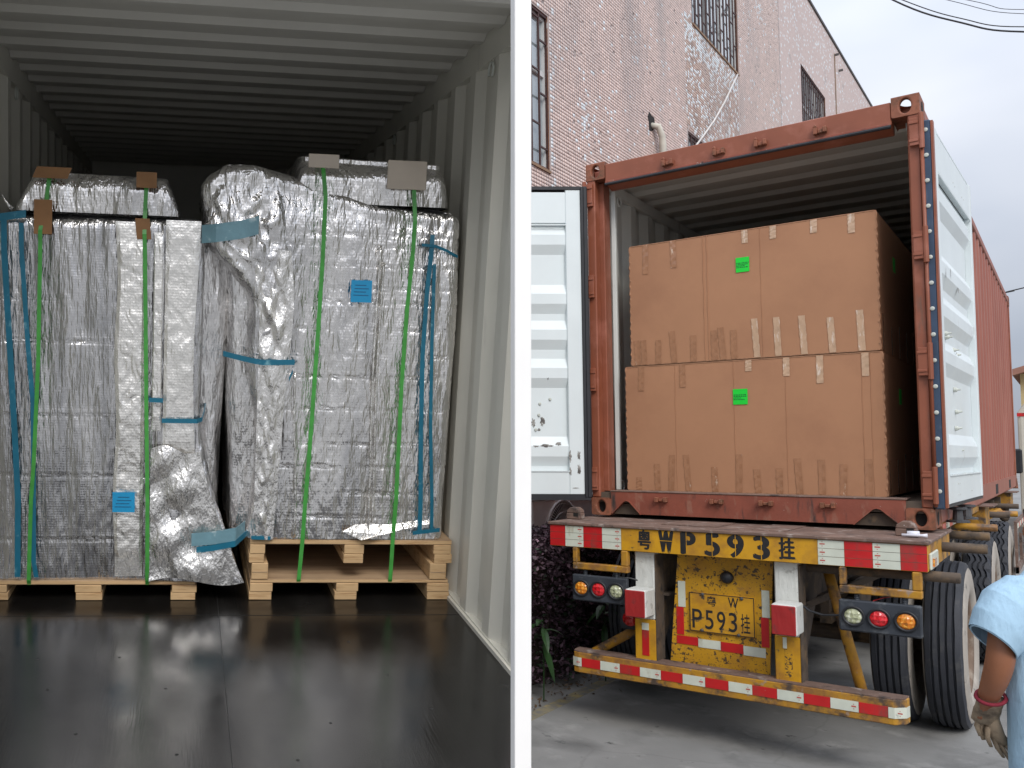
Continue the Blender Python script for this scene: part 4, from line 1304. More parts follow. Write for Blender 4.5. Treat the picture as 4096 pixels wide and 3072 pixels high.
def wheel(zig):
    e = bpy.data.objects.new('wheel', None)
    COL.objects.link(e)
    e.parent = tr
    Rr = .64
    half = .118
    # tread with grooves
    prof = [(-half, Rr - .05), (-half + .012, Rr - .012)]
    gx = [-.066, -.022, .022, .066]
    groove = set()
    for g in gx:
        for da, rr in ((-.009, Rr), (-.006, Rr - .022), (.006, Rr - .022), (.009, Rr)):
            groove.add(len(prof))
            prof.append((g + da, rr))
    prof += [(half - .012, Rr - .012), (half, Rr - .05)]
    n = 96

    def wob(k, i):
        if not zig:
            return (.0018 * math.sin(k * .8 + i), 0)
        da = (.013 if k % 4 < 2 else -.013) * (1 if k % 2 else .6) if i in groove else 0
        dr = 0
        if i in (0, 1, len(prof) - 1, len(prof) - 2) and k % 4 < 2:
            dr = -.02
        return (da, dr)
    t = MB().lathe(prof, 0, (0, 0, 0), n, wob).build('tyre', M['tread'], e, smooth=False)
    sw = [(half, Rr - .05), (half + .006, Rr - .06), (half + .012, Rr - .10), (half + .020, Rr - .16), (half + .016, Rr - .21), (half + .002, Rr - .255), (half - .02, Rr - .27)]
    MB().lathe(sw, 0, (0, 0, 0), 64).build('sidewall', M['sidewall'], t, smooth=True)
    MB().lathe([(-a, r) for a, r in sw], 0, (0, 0, 0), 64).build('sidewall', M['sidewall'], t, smooth=True)
    rm = MB().lathe([(half - .015, Rr - .26), (half - .004, Rr - .275), (half - .02, Rr - .30), (half - .10, Rr - .315), (half - .12, .24), (half - .08, .16), (half - .04, .12), (half - .02, .10), (half - .02, .0005)], 0, (0, 0, 0), 48)
    ro = rm.build('rim', M['rim'], e, smooth=True)
    for k in range(8):
        th = 2 * math.pi * k / 8
        MB().lathe([(half - .105, .0005), (half - .105, .034)], 0, (0, .24 * math.cos(th), .24 * math.sin(th)), 12).build('hand_hole', M['black'], ro)
    MB().lathe([(-half + .01, Rr - .26), (-half + .03, Rr - .30), (-half + .03, .0005)], 0, (0, 0, 0), 32).build('rim_back', M['rim'], e)
    return e


wa, wb = wheel(False), wheel(True)
first = {0: wa, 1: wb}
used = set()
for ai, yv in enumerate((1.12, 4.1, 6.9)):
    for x in (.85, 1.183, -.85, -1.183):
        k = 0 if ai == 0 else 1
        if k in used:
            e = copy_tree(first[k], tr)
        else:
            e = first[k]
            used.add(k)
        e.location = (x, yv, .638)
        e.rotation_euler = (rng.uniform(0, 6), 0, 0 if x > 0 else math.pi)
    MB().tube([(-1.0, yv, .638), (1.0, yv, .638)], .08, 14).build('axle', M['chassis'], tr)
    for s in (-1, 1):
        MB().box(*sorted((s * .40, s * .48)), yv - .6, yv + .6, .78, .86).box(*sorted((s * .41, s * .47)), yv - .62, yv - .5, .86, 1.03).box(*sorted((s * .41, s * .47)), yv + .5, yv + .62, .86, 1.03).build('leaf_spring', M['chassis'], tr)

# bolt seal lying on the deck
sealo = thing('bolt_seal', 'small white plastic bolt seal lying beside the right twist lock', 'bolt seal', loc=(1.15, -.52, 1.568))
MB().tube([(-.06, -.02, .016), (.05, .0, .016), (.075, .006, .016)], [.010, .010, .015], 10).build('pin', M['sealwhite'], sealo, smooth=True)
MB().tube([(-.035, .02, .022), (.03, .035, .022)], .021, 10).build('barrel', M['sealwhite'], sealo, smooth=True)

# ------------------------------------------------------------------ air conditioner behind the hedge
ac = thing('air_conditioner', 'pale outdoor air conditioning unit with round black fan grille below the left door', 'air conditioner', loc=(-2.0, .44, .62))
box('casing', -.36, 0, 0, 1.9, 0, 1.04, M['ac'], ac, .02)
box('lid', -.37, .012, -.01, 1.91, 1.041, 1.062, M['ac'], ac, .006)
MB().box(-.3, -.05, .2, .3, -.62, -.001).box(-.3, -.05, 1.6, 1.7, -.62, -.001).build('foot', M['chassis'], ac)
cy, cz, rf = .66, .62, .41
MB().lathe([(.001, .0005), (.001, rf)], 0, (0, cy, cz), 40).build('fan_opening', M['black'], ac)
MB().lathe([(.001, rf), (.024, rf + .004), (.024, rf - .012), (.010, rf - .02)], 0, (0, cy, cz), 48).build('grille_rim', M['ac'], ac, smooth=True)
for k in range(4):
    MB().lathe([(.016, .10 + .09 * k), (.022, .103 + .09 * k), (.016, .106 + .09 * k)], 0, (0, cy, cz), 40).build('grille_ring', M['ac'], ac)
fin = MB()
for k in range(64):
    th = 2 * math.pi * k / 64
    pts = []
    for i in range(5):
        r_ = .10 + (rf - .12) * i / 4
        pts.append((.014, cy + r_ * math.cos(th + .5 * i / 4), cz + r_ * math.sin(th + .5 * i / 4)))
    fin.tube(pts, .0045, 4, caps=False)
fin.build('grille_fins', M['ac'], ac)
MB().lathe([(.02, .0005), (.02, .10), (.01, .104)], 0, (0, cy, cz), 24).build('fan_hub', M['acgrille'], ac)

# ------------------------------------------------------------------ hedge and weeds
hg = thing('purple_hedge', 'dark purple leafed hedge between the trailer and the building', 'hedge', loc=(0, 0, 0))
rs2 = np.random.RandomState(21)


def leaves(n, fn, size, tint, name, m, parent):
    P = fn(n)
    sz = size * rs2.uniform(.6, 1.4, n)
    d = rs2.normal(size=(n, 3))
    d[:, 2] = d[:, 2] * .5 + .15
    d /= np.linalg.norm(d, axis=1)[:, None]
    e = np.cross(d, rs2.normal(size=(n, 3)))
    e /= np.linalg.norm(e, axis=1)[:, None]
    nn = np.cross(d, e)
    v = np.stack([P - d * sz[:, None], P + e * (sz * .55)[:, None] + nn * (sz * .18)[:, None], P + d * sz[:, None], P - e * (sz * .55)[:, None] + nn * (sz * .18)[:, None]], 1).reshape(-1, 3)
    F = np.arange(4 * n).reshape(-1, 4)
    tc_ = np.repeat(tint(P, n), 4, 0)
    me_ = raw_mesh(name, v, F, m, tc_)
    o_ = bpy.data.objects.new(name, me_)
    COL.objects.link(o_)
    o_.parent = parent
    return o_


def hedge_pts(n):
    y = rs2.uniform(-1.15, 7.5, n)
    # shell of a rough box section, front face bulging
    t = rs2.rand(n)
    top = 1.38 + .06 * np.sin(y * 3.1) + .05 * np.sin(y * 7.3 + 1)
    x = np.where(t < .55, -1.62 - .10 * np.abs(rs2.normal(size=n)) + .05 * np.sin(y * 5), rs2.uniform(-2.25, -1.6, n))
    z = np.where(t < .55, rs2.uniform(.02, 1, n) ** .9 * top, top - .10 * np.abs(rs2.normal(size=n)))
    b = pn(np.stack([y * 2.6, z * 3.2, x * 0 + 4], 1))
    x = x + .13 * b
    z = z + .05 * b * (t >= .55)
    endm = rs2.rand(n) < .07
    y = np.where(endm, -1.15 - .07 * np.abs(rs2.normal(size=n)), y)
    x = np.where(endm, rs2.uniform(-2.25, -1.6, n), x)
    z = np.where(endm, rs2.uniform(0, 1.4, n), z)
    return np.stack([x, y, z], 1)


def hedge_tint(P, n):
    b = np.array([0.082, 0.047, 0.066]) * (1 + .45 * rs2.normal(size=(n, 1))).clip(.3, 2.6)
    p = rs2.rand(n) < .10
    b[p] = np.array([0.27, 0.17, 0.22]) * rs2.uniform(.6, 1.2, (p.sum(), 1))
    g = rs2.rand(n) < (.06 + .30 * np.clip((.9 - P[:, 2]), 0, 1))
    b[g] = np.array([0.022, 0.045, 0.02]) * rs2.uniform(.6, 1.6, (g.sum(), 1))
    return b


lv = leaves(40000, hedge_pts, .024, hedge_tint, 'foliage', M['leafpurple'], hg)
tag(lv, kind='stuff')
tw = MB()
for i in range(90):
    y = rs2.uniform(-1.1, 7.3)
    x = rs2.uniform(-2.15, -1.75)
    tw.tube([(x, y, 0), (x + rs2.uniform(-.1, .1), y + rs2.uniform(-.1, .1), .6), (x + rs2.uniform(-.05, .25), y + rs2.uniform(-.2, .2), 1.25)], [.014, .010, .004], 5)
tag(tw.build('stems', M['twig'], hg), kind='stuff')
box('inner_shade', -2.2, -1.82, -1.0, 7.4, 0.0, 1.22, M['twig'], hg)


def litter_pts(n):
    return np.stack([rs2.normal(-1.52, .10, n), rs2.uniform(-2.2, 5, n), rs2.uniform(.006, .018, n)], 1)


lt = leaves(420, litter_pts, .018, lambda P, n: np.array([0.10, 0.065, 0.04]) * rs2.uniform(.4, 1.8, (n, 1)), 'leaf_litter', M['leafpurple'], None)
tag(lt, 'dry brown leaf litter scattered along the hedge foot', 'leaf litter', kind='stuff')


def weed(name, loc, label, spec):
    t = thing(name, label, 'plant', 'weeds growing out of the hedge foot', loc=loc)
    for (az, el, ln, wd, z) in spec:
        n = 7
        vs_, fs_ = [], []
        dx, dy = math.cos(az), math.sin(az)
        for i in range(n):
            u = i / (n - 1)
            r_ = ln * u
            zz_ = z + ln * (math.sin(el) * u - .55 * u * u)
            ww = wd * math.sin(math.pi * min(1, .08 + .92 * u)) ** .8
            if i == n - 1:
                ww = .001
            px, py = dx * r_ * math.cos(el), dy * r_ * math.cos(el)
            vs_ += [(px - dy * ww, py + dx * ww, zz_ + .25 * ww), (px, py, zz_), (px + dy * ww, py - dx * ww, zz_ + .25 * ww)]
        for i in range(n - 1):
            a = i * 3
            fs_ += [(a, a + 1, a + 4, a + 3), (a + 1, a + 2, a + 5, a + 4)]
        MB().add(vs_, fs_).build('leaf', M['leafgreen'], t)
    mz = max(s_[4] for s_ in spec)
    MB().tube([(0, 0, 0), (.01, -.01, mz * .5), (0, 0, mz)], [.006, .005, .003], 5).build('stem', M['leafgreen'], t)
    return t


weed('weed', (-1.50, -.42, 0), 'broad green leafed weed at the hedge foot beside the yellow line', [(-.9, -.3, .20, .03, .62), (-.4, -.9, .22, .035, .48), (-2.0, .1, .22, .03, .66), (.6, .3, .2, .03, .6), (-1.4, .5, .2, .03, .68), (2.4, .2, .2, .03, .55)])
weed('weed', (-1.38, .62, 0), 'green leafed weed growing behind the trailer bumper', [(-.7, .3, .24, .035, .72), (-1.5, .1, .22, .035, .70), (.2, .2, .22, .03, .74), (-2.2, -.2, .2, .03, .66), (-.3, -.5, .24, .035, .60), (-1.2, -.7, .22, .03, .52), (1.2, .3, .2, .03, .62)])
weed('weed', (-1.52, -.98, 0), 'thin green sprig leaning out of the hedge end', [(-.8, .2, .22, .025, .58), (-1.7, -.4, .24, .03, .50), (.1, .3, .18, .025, .62), (-.2, -.6, .2, .03, .44)])

# ------------------------------------------------------------------ overhead cables
def cable(pts, r, label):
    # smooth the line through the points
    P = [Vector(p) for p in pts]
    out = []
    for i in range(len(P) - 1):
        p0, p1, p2, p3 = P[max(i - 1, 0)], P[i], P[i + 1], P[min(i + 2, len(P) - 1)]
        for k in range(8):
            t = k / 8
            out.append(.5 * ((2 * p1) + (p2 - p0) * t + (2 * p0 - 5 * p1 + 4 * p2 - p3) * t * t + (3 * p1 - p0 - 3 * p2 + p3) * t ** 3))
    out.append(P[-1])
    o_ = MB().tube(out, r, 6).build('overhead_cable', M['cable'], None, smooth=True)
    return tag(o_, label, 'cable', 'overhead cables')


cable([(-2.5, 14, 13.6), (-.518, 14, 11.455), (.591, 14, 10.605), (1.503, 14, 10.134), (4, 14, 9.4), (9, 14, 9.2)], .017, 'thick black overhead cable, lowest of the group above the container')
cable([(-2.5, 14, 13.3), (-.358, 14, 11.40), (.593, 14, 10.69), (1.506, 14, 10.23), (4, 14, 9.6), (9, 14, 9.4)], .010, 'thin black cable running just above the thick overhead cable')
cable([(-2.0, 14, 12.75), (.371, 14, 11.146), (1.515, 14, 10.48), (4, 14, 9.75), (9, 14, 9.5)], .006, 'fine overhead wire, lower of the two strung highest')
cable([(-2.0, 14, 12.65), (.683, 14, 11.037), (1.518, 14, 10.562), (4, 14, 9.9), (9, 14, 9.7)], .006, 'fine overhead wire strung highest of the group')
cable([(-1.5, 16, 5.2), (1.003, 16, 5.494), (1.275, 16, 5.549), (6, 16, 6.4)], .013, 'black cable emerging behind the red container roof edge')

# ------------------------------------------------------------------ things beyond the trailer on the right
trk = thing('parked_lorry', 'cream lorry cab parked beyond the red container', 'lorry', loc=(2.35, 16.2, 0))
cbm = MB().prism([(-1.28, .9), (1.25, .9), (1.25, 3.0), (1.1, 3.22), (-1.15, 3.22), (-1.28, 3.0)], 1, 0, 2.2)
cbm.build('cab', M['cream'], trk, .06, seg=2)
box('windscreen', -1.02, 1.02, -.02, -.004, 2.0, 2.9, M['darkglass'], trk)
box('bumper', -1.28, 1.28, -.12, -.002, .55, .95, M['cream'], trk, .03)
box('stripe', -1.285, -.75, -.012, -.003, 2.92, 2.99, M['refred'], trk)
text_part('S', 'painted_letter', M['bluemark'], trk, -1.12, -.86, 1.5, 1.9, -.012, .03)
box('mirror', -1.36, -1.22, -.25, -.14, 1.75, 2.25, M['rubber'], trk, .03)
for x in (-1.0, 1.0):
    MB().lathe([(-.15, .2), (-.15, .5), (.15, .5), (.15, .2)], 0, (x, .9, .5), 32).build('wheel', M['tread'], trk)
box('cargo_box', -1.25, 1.25, 2.4, 7.5, .9, 3.1, M['cream'], trk, .03)
shd = thing('yard_shed', 'cream walled shed with a red sheet roof beyond the parked lorry', 'shed', loc=(5.4, 26, 0))
box('wall', -4.6, 6, 0, 6, 0, 4.6, M['creamwall'], shd)
MB().prism([(-4.75, 4.42), (0.6, 6.2), (6.2, 4.42), (6.2, 4.60), (.6, 6.38), (-4.75, 4.60)], 1, -.5, 6.5).build('roof', M['rooftile'], shd)
for x in (-3.4, -.6, 2.2):
    wv_ = box('window', x, x + 1.4, -.03, -.002, 1.4, 2.8, M['winframe'], shd)
    box('pane', x + .08, x + 1.32, -.04, -.031, 1.48, 2.72, M['darkglass'], wv_)
#PART2
# ------------------------------------------------------------------ second container, seen from its open end
def lthing(name, label, cat, base, group=None):
    return thing(name, label, cat, group, m=LEFT @ Matrix.Translation(base))


def lb(mb, base, name, m, parent, **kw):
    mb.v = [(p[0] - base[0], p[1] - base[1], p[2] - base[2]) for p in mb.v]
    return mb.build(name, m, parent, **kw)


HL, WLI, YE = 2.744, 1.172, 4.9
c2 = lthing('shipping_container', 'pale grey shipping container open at the end, loaded with foil wrapped pallets', 'container', (0, 0, 0))
# the mouth is trimmed on a slant beside the white post
cut_a, cut_b = Vector((1.201, -.931, 0)), Vector((1.171, -.508, 2.744))
cut_n = (cut_a - CAM_L).cross(cut_b - CAM_L).normalized()
if cut_n.x < 0:
    cut_n = -cut_n


def trim(o_, n=cut_n, p=CAM_L):
    bm = bmesh.new()
    bm.from_mesh(o_.data)
    bmesh.ops.bisect_plane(bm, geom=bm.verts[:] + bm.edges[:] + bm.faces[:], plane_co=p, plane_no=n, clear_outer=True)
    bm.to_mesh(o_.data)
    bm.free()


prw = corr((-1.26, YE), .333, .036, .085, .068)
rw = corr_sheet(prw, .004, lambda t, d_, e: (WLI + .002 + d_, t, (.03, 2.63)[e]), 'side_wall', M['leftwall'], c2)
trim(rw)
lw = corr_sheet(prw, .004, lambda t, d_, e: (-WLI - .002 - d_, t, (.03, 2.63)[e]), 'side_wall', M['leftwall'], c2)
prc = corr((-.86, YE), .275, .026, .055, .036)
rf_ = corr_sheet(prc, .004, lambda t, d_, e: ((-WLI, WLI)[e], t, HL + d_), 'roof', M['leftroof'], c2)
trim(rf_)
for s in (-1, 1):
    a, b = sorted((s * WLI, s * (WLI + .06)))
    q = MB().box(a, b, -1.2, YE, 2.63, HL - .001).build('top_rail', M['leftwall'], c2)
    if s > 0:
        trim(q)
    a, b = sorted((s * WLI, s * (WLI + .06)))
    q = MB().box(a, b, -1.2, YE, -.08, .03).build('bottom_rail', M['leftwall'], c2)
    if s > 0:
        trim(q)
    a, b = sorted((s * (WLI - .012), s * WLI))
    q = MB().box(a, b, -1.2, YE, .0005, .02).build('floor_angle', M['leftwall'], c2)
    if s > 0:
        trim(q)
box('front_wall', -WLI - .06, WLI + .06, YE, YE + .06, -.08, HL + .065, M['leftwall'], c2)
q = MB().box(-WLI - .06, WLI + .06, -.82, YE, HL + .056, HL + .062).build('roof_skin', M['leftroof'], c2)
trim(q)
for s in (-1, 1):
    a, b = sorted((s * (WLI + .002), s * (WLI + .06)))
    q = MB().box(a, b, -.80, YE, HL, HL + .055).build('roof_flange', M['leftwall'], c2)
    if s > 0:
        trim(q)
    a, b = sorted((s * (WLI + .045), s * (WLI + .058)))
    q = MB().box(a, b, -.80, YE, .031, 2.629).build('outer_skin', M['leftwall'], c2)
    if s > 0:
        trim(q)
fl = [(-WLI, YE), (WLI, YE), (WLI, -.93), (.92, -1.67), (.885, -1.76), (-WLI, -1.76)]
MB().prism(fl, 2, -.05, 0).build('floor', M['blackfloor'], c2, .004)
for (y, z, x) in ((-.20, 2.575, WLI - .012), (1.75, 2.575, WLI - .012), (.9, 2.575, -WLI + .012)):
    pts = [(x, y + .03 * math.cos(t), z + .035 * math.sin(t)) for t in np.linspace(-.6, 4.2, 14)]
    MB().tube(pts, .006, 6).build('lashing_ring', M['bolt'], c2, smooth=True)
for (x, y) in ((-.55, -1.35), (-.25, -1.0), (.1, -.75), (.35, -1.3), (-.2, -1.5), (.65, -.9), (.75, -1.2), (-.45, -.7), (.2, -1.55), (.55, -.55), (-.7, -1.0)):
    MB().lathe([(.0005, .007), (.0012, .005), (.0012, .0005)], 2, (x, y, 0), 8).build('floor_screw', M['black'], c2)

for x in (-.02,):
    MB().box(x, x + .002, -1.755, YE, .0002, .0012).build('floor_joint', M['floorjoint'], c2)
MB().box(-1.165, 1.165, -.22, -.218, .0002, .0012).build('floor_joint', M['floorjoint'], c2)
# ramp the container stands on
foot = [LEFT @ Vector((x, y, -.09)) for x, y in ((-1.2, YE), (1.15, YE), (1.15, -.90), (.86, -1.70), (-1.2, -1.70))]
n = len(foot)
rp = MB()
rp.add([tuple(p) for p in foot] + [(p.x, p.y, -.02) for p in foot], [tuple(range(n)), tuple(range(2 * n - 1, n - 1, -1))] + [(i, (i + 1) % n, n + (i + 1) % n, n + i) for i in range(n)])
tag(rp.build('loading_ramp', M['rampcon']), 'sloping concrete loading ramp under the pale grey container', kind='structure')

# white post standing at the mouth
A_, B_ = Vector((0.68409, -5.20401, 0.0)), Vector((0.81211, -5.35631, 3.55906))
zz_ = (B_ - A_).normalized()
xx_ = Vector((0.74451, 0.66761, 0.00179))
xx_ = (xx_ - zz_ * xx_.dot(zz_)).normalized()
yy_ = zz_.cross(xx_)
pm_ = Matrix((xx_, yy_, zz_)).transposed().to_4x4()
pm_.translation = A_
post = thing('steel_post', 'plain white painted square post standing between the two containers', 'post', m=pm_)
hw_ = .0242
box('shaft', -hw_, hw_, -hw_, hw_, .012, (B_ - A_).length, M['postwhite'], post, .002)
box('base_plate', -.09, .09, -.09, .09, -.02, .011, M['postwhite'], post, .003)
for sx_ in (-1, 1):
    for sy_ in (-1, 1):
        MB().lathe([(0, .012), (.012, .012), (.014, .006), (.014, .0005)], 2, (.065 * sx_, .065 * sy_, .0115), 6).build('anchor_bolt', M['steel'], post)


# ------------------------------------------------------------------ pallets
def pallet(base, x0, x1, y0, y1, zb, zdeck0, zdeck1, bears, label, sag=None):
    p = lthing('wooden_pallet', label, 'pallet', base)
    n = 16
    vs_ = []
    for i in range(n + 1):
        u = i / n
        x = x0 + (x1 - x0) * u
        dz = sag(x) if sag else 0
        vs_ += [(x, y0, zdeck0 + dz), (x, y0, zdeck1 + dz), (x, y1, zdeck0 + dz), (x, y1, zdeck1 + dz)]
    fs_ = []
    for i in range(n):
        a = i * 4
        b = a + 4
        fs_ += [(a, b, b + 1, a + 1), (a + 2, a + 3, b + 3, b + 2), (a + 1, b + 1, b + 3, a + 3), (a, a + 2, b + 2, b)]
    fs_ += [(0, 1, 3, 2), (n * 4, n * 4 + 2, n * 4 + 3, n * 4 + 1)]
    lb(MB().add(vs_, fs_), base, 'deck_sheet', M['ply'], p)
    lb(MB().box(x0 + .002, x1 - .002, y0 - .004, y0 - .0005, zdeck0 + .004, zdeck1 - .003), base, 'deck_edge', M['wood'], p) if not sag else None
    for (a, b) in bears:
        # laminated bearer: three layers, each its own block
        h_ = (zdeck0 - zb) / 2
        for k in range(2):
            j = .004 * math.sin(a * 31 + k * 2)
            lb(MB().box(a + j, b + j, y0 - .01 + abs(j), y1 + .01, zb + .0015 + h_ * k, zb + h_ * (k + 1) - .0005), base, 'bearer', M['wood'], p, bevel=.002)
    return p


pallet((-.60, .5, 0), -1.15, -.13, 0.0, 1.1, 0, .078, .098, ((-1.16, -1.045), (-.716, -.588), (-.248, -.126)), 'single wooden pallet under the left foil wrapped load')
pallet((.65, .5, 0), .142, 1.16, 0.0, 1.05, 0, .088, .107, ((.142, .256), (.577, .690), (1.05, 1.164)), 'lower wooden pallet of the stacked pair under the right load')
pallet((.65, .5, .19), .137, 1.168, 0.0, 1.05, .192, .288, .311, ((.137, .213), (.611, .711), (1.077, 1.168)), 'upper wooden pallet of the stacked pair under the right load')
for x0, x1, lab in ((.148, .231, 'pale wood spacer block at the left end between stacked pallets'), (1.06, 1.146, 'pale wood spacer block beside the container wall between stacked pallets')):
    q = lthing('spacer_block', lab, 'wood block', (x0, 0, .108))
    lb(MB().box(x0, x1, -.008, .95, .1085, .1915), (x0, 0, .108), 'block', M['wood'], q, bevel=.003)
    lb(MB().box(x0 + .004, x1 - .004, -.010, -.0085, .145, .149), (x0, 0, .108), 'saw_mark', M['ply'], q)


# ------------------------------------------------------------------ foil wrapped loads
def wrapped(base, name, m, parent, z0, ztop, xr, yr, rr=.05, nz_=150, nf=170, amp=.010, weight=None, creases=(), seed=0.0, topbulge=.02, smooth=True):
    """a wrapped block: rounded-rectangle rings, creased and dented"""
    # unit perimeter (a,b) with outward normal
    per = []
    def seg(p, q, k):
        for i in range(k):
            u = i / k
            per.append((p[0] + (q[0] - p[0]) * u, p[1] + (q[1] - p[1]) * u))
    seg((0, 0), (1, 0), nf)
    seg((1, 0), (1, 1), nf // 3)
    seg((1, 1), (0, 1), nf // 8)
    seg((0, 1), (0, 0), nf // 3)
    per = np.array(per)
    k = len(per)
    t = np.linspace(0, 1, nz_)
    A = np.tile(per[:, 0], nz_)
    Bq = np.tile(per[:, 1], nz_)
    T = np.repeat(t, k)
    zg = z0 + T * (np.max([ztop(xx) for xx in np.linspace(-1.2, 1.2, 40)]) - z0)
    x0, x1 = xr(zg, Bq)
    y0, y1 = yr(zg, A)
    X = x0 + (x1 - x0) * A
    Y = y0 + (y1 - y0) * Bq
    zt = np.array([ztop(xx) for xx in np.linspace(-1.4, 1.4, 281)])
    ZT = np.interp(X, np.linspace(-1.4, 1.4, 281), zt)
    Z = z0 + T * (ZT - z0)
    # round the vertical corners
    W_, D_ = x1 - x0, y1 - y0
    cxm, cym = x0 + W_ / 2, y0 + D_ / 2
    dx, dy = X - cxm, Y - cym
    ex, ey = np.abs(dx) - (W_ / 2 - rr), np.abs(dy) - (D_ / 2 - rr)
    both = (ex > 0) & (ey > 0)
    l_ = np.hypot(ex, ey)
    sc = np.where(both & (l_ > 1e-6), np.minimum(1, rr / np.maximum(l_, 1e-6)), 1)
    X = np.where(both, cxm + np.sign(dx) * (W_ / 2 - rr + ex * sc), X)
    Y = np.where(both, cym + np.sign(dy) * (D_ / 2 - rr + ey * sc), Y)
    nx_ = np.where(ex > 0, np.sign(dx) * np.maximum(ex, 0), 0)
    ny_ = np.where(ey > 0, np.sign(dy) * np.maximum(ey, 0), 0)
    ln = np.maximum(np.hypot(nx_, ny_), 1e-6)
    nx_, ny_ = nx_ / ln, ny_ / ln
    P = np.stack([X, Y, Z], 1)
    w_ = weight(X, Y, Z) if weight is not None else np.ones(len(X))
    q = P + seed
    big = 1.6 * pn(q * np.array([3.0, 3.0, 1.3])) + .7 * pn(q * np.array([6.5, 6.5, 2.6]) + 4)
    d1 = 1 - np.abs(pn(q * np.array([7, 7, 4.5]) + 2 * big[:, None])) * 2
    d2 = 1 - np.abs(pn(q * np.array([17, 17, 11]) + 3 * d1[:, None] * .4)) * 2
    d3 = pn(q * np.array([38, 38, 22]))
    disp = amp * (1.25 * big + w_ * (.7 * d1 + .32 * d2) + .10 * d3)
    for zc in creases:
        zz2 = Z - zc - .006 * pn(q * 5 + zc * 9)
        on = np.clip(pn(q * np.array([3, 3, .1]) + zc * 13) * 3 + .7, 0, 1)
        disp = disp + on * (.0022 * np.exp(-((zz2 - .009) / .010) ** 2) - .0075 * np.exp(-(zz2 / .0045) ** 2))
    # shoulders roll over at the top
    roll = np.clip((T - .965) / .035, 0, 1)
    disp = disp - .05 * (1 - np.sqrt(np.maximum(1 - roll ** 2, 0)))
    P[:, 0] += nx_ * disp
    P[:, 1] += ny_ * disp
    v = [P]
    F = []
    for j in range(nz_ - 1):
        a = j * k + np.arange(k)
        b = j * k + (np.arange(k) + 1) % k
        F.append(np.stack([a, b, b + k, a + k], 1))
    last = P[-k:]
    cen = last.mean(0)
    prev = (nz_ - 1) * k
    nr = 9
    cnt = nz_ * k
    for r_ in range(1, nr + 1):
        s_ = 1 - r_ / nr * .985
        ring = cen + (last - cen) * s_
        ring[:, 2] = np.interp(ring[:, 0], np.linspace(-1.4, 1.4, 281), zt) + topbulge * (1 - s_ ** 2) + amp * .9 * pn(ring * 6 + seed)
        v.append(ring)
        a = prev + np.arange(k)
        b = prev + (np.arange(k) + 1) % k
        c = cnt + np.arange(k)
        d = cnt + (np.arange(k) + 1) % k
        F.append(np.stack([a, b, d, c], 1))
        prev = cnt
        cnt += k
    V = np.concatenate(v) - np.array(base)
    me_ = raw_mesh(name, V, np.concatenate(F), m)
    o_ = bpy.data.objects.new(name, me_)
    COL.objects.link(o_)
    o_.parent = parent
    if smooth:
        me_.polygons.foreach_set('use_smooth', np.ones(len(me_.polygons), bool))
    return o_


# left load
bl = (-.62, .5, .1)
l1 = lthing('wrapped_load', 'tall silver foil wrapped load on the single pallet, green straps and low blue label', 'wrapped load', bl)


def xr1(z, b):
    fl_ = np.clip((.95 - z) / .85, 0, 1) ** 1.6 * np.exp(-b * 3.0)
    return np.full_like(z, -1.135), -.128 + .235 * fl_


def yr1(z, a):
    fl_ = np.clip((.8 - z) / .7, 0, 1) * np.clip((a - .62) / .3, 0, 1)
    return .02 - .035 * fl_, np.full_like(z, 1.02)


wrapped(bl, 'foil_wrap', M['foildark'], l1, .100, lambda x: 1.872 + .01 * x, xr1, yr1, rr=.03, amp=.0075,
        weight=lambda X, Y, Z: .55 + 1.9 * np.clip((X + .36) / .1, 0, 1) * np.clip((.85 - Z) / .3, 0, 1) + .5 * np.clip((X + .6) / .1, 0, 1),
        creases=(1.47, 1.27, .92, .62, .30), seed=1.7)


def sheet(base, parent, name, m, fx, z0, z1, y, nx_, nz_, amp, seed, freq=(14, 14, 9)):
    t = np.linspace(0, 1, nz_ + 1)
    u = np.linspace(0, 1, nx_ + 1)
    U, T = np.meshgrid(u, t)
    Z = z0 + (z1 - z0) * T
    xl, xr_ = fx(Z)
    X = xl + (xr_ - xl) * U
    P = np.stack([X.ravel(), np.zeros(X.size), Z.ravel()], 1)
    q = P * np.array(freq) + seed
    a = pn(q)
    r = (1 - 2 * np.abs(pn(q + 1.2 * a[:, None]))) * .6 + .5 * a + .35 * pn(q * 2.3)
    edge = np.clip(np.minimum(U, 1 - U) * 8, 0, 1).ravel() * np.clip(np.minimum(T, 1 - T) * 14, 0, 1).ravel()
    P[:, 1] = y - amp * (r * .8 + .5) * edge
    k = nx_ + 1
    a0 = (np.arange(nz_)[:, None] * k + np.arange(nx_)[None]).ravel()
    me_ = raw_mesh(name, P - np.array(base), np.stack([a0, a0 + 1, a0 + k + 1, a0 + k], 1), m)
    me_.polygons.foreach_set('use_smooth', np.ones(len(me_.polygons), bool))
    o_ = bpy.data.objects.new(name, me_)
    COL.objects.link(o_)
    o_.parent = parent
    return o_


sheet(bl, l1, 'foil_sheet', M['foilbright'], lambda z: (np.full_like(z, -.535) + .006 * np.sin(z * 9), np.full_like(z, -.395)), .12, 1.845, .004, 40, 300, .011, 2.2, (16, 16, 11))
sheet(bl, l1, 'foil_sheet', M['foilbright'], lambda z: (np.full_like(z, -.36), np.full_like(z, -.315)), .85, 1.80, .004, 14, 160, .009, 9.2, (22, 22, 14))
sheet(bl, l1, 'foil_sheet', M['foilbright'], lambda z: (np.full_like(z, -.305), -.150 + .012 * np.sin(z * 4)), .72, 1.86, .005, 44, 240, .008, 5.2, (7, 7, 8))
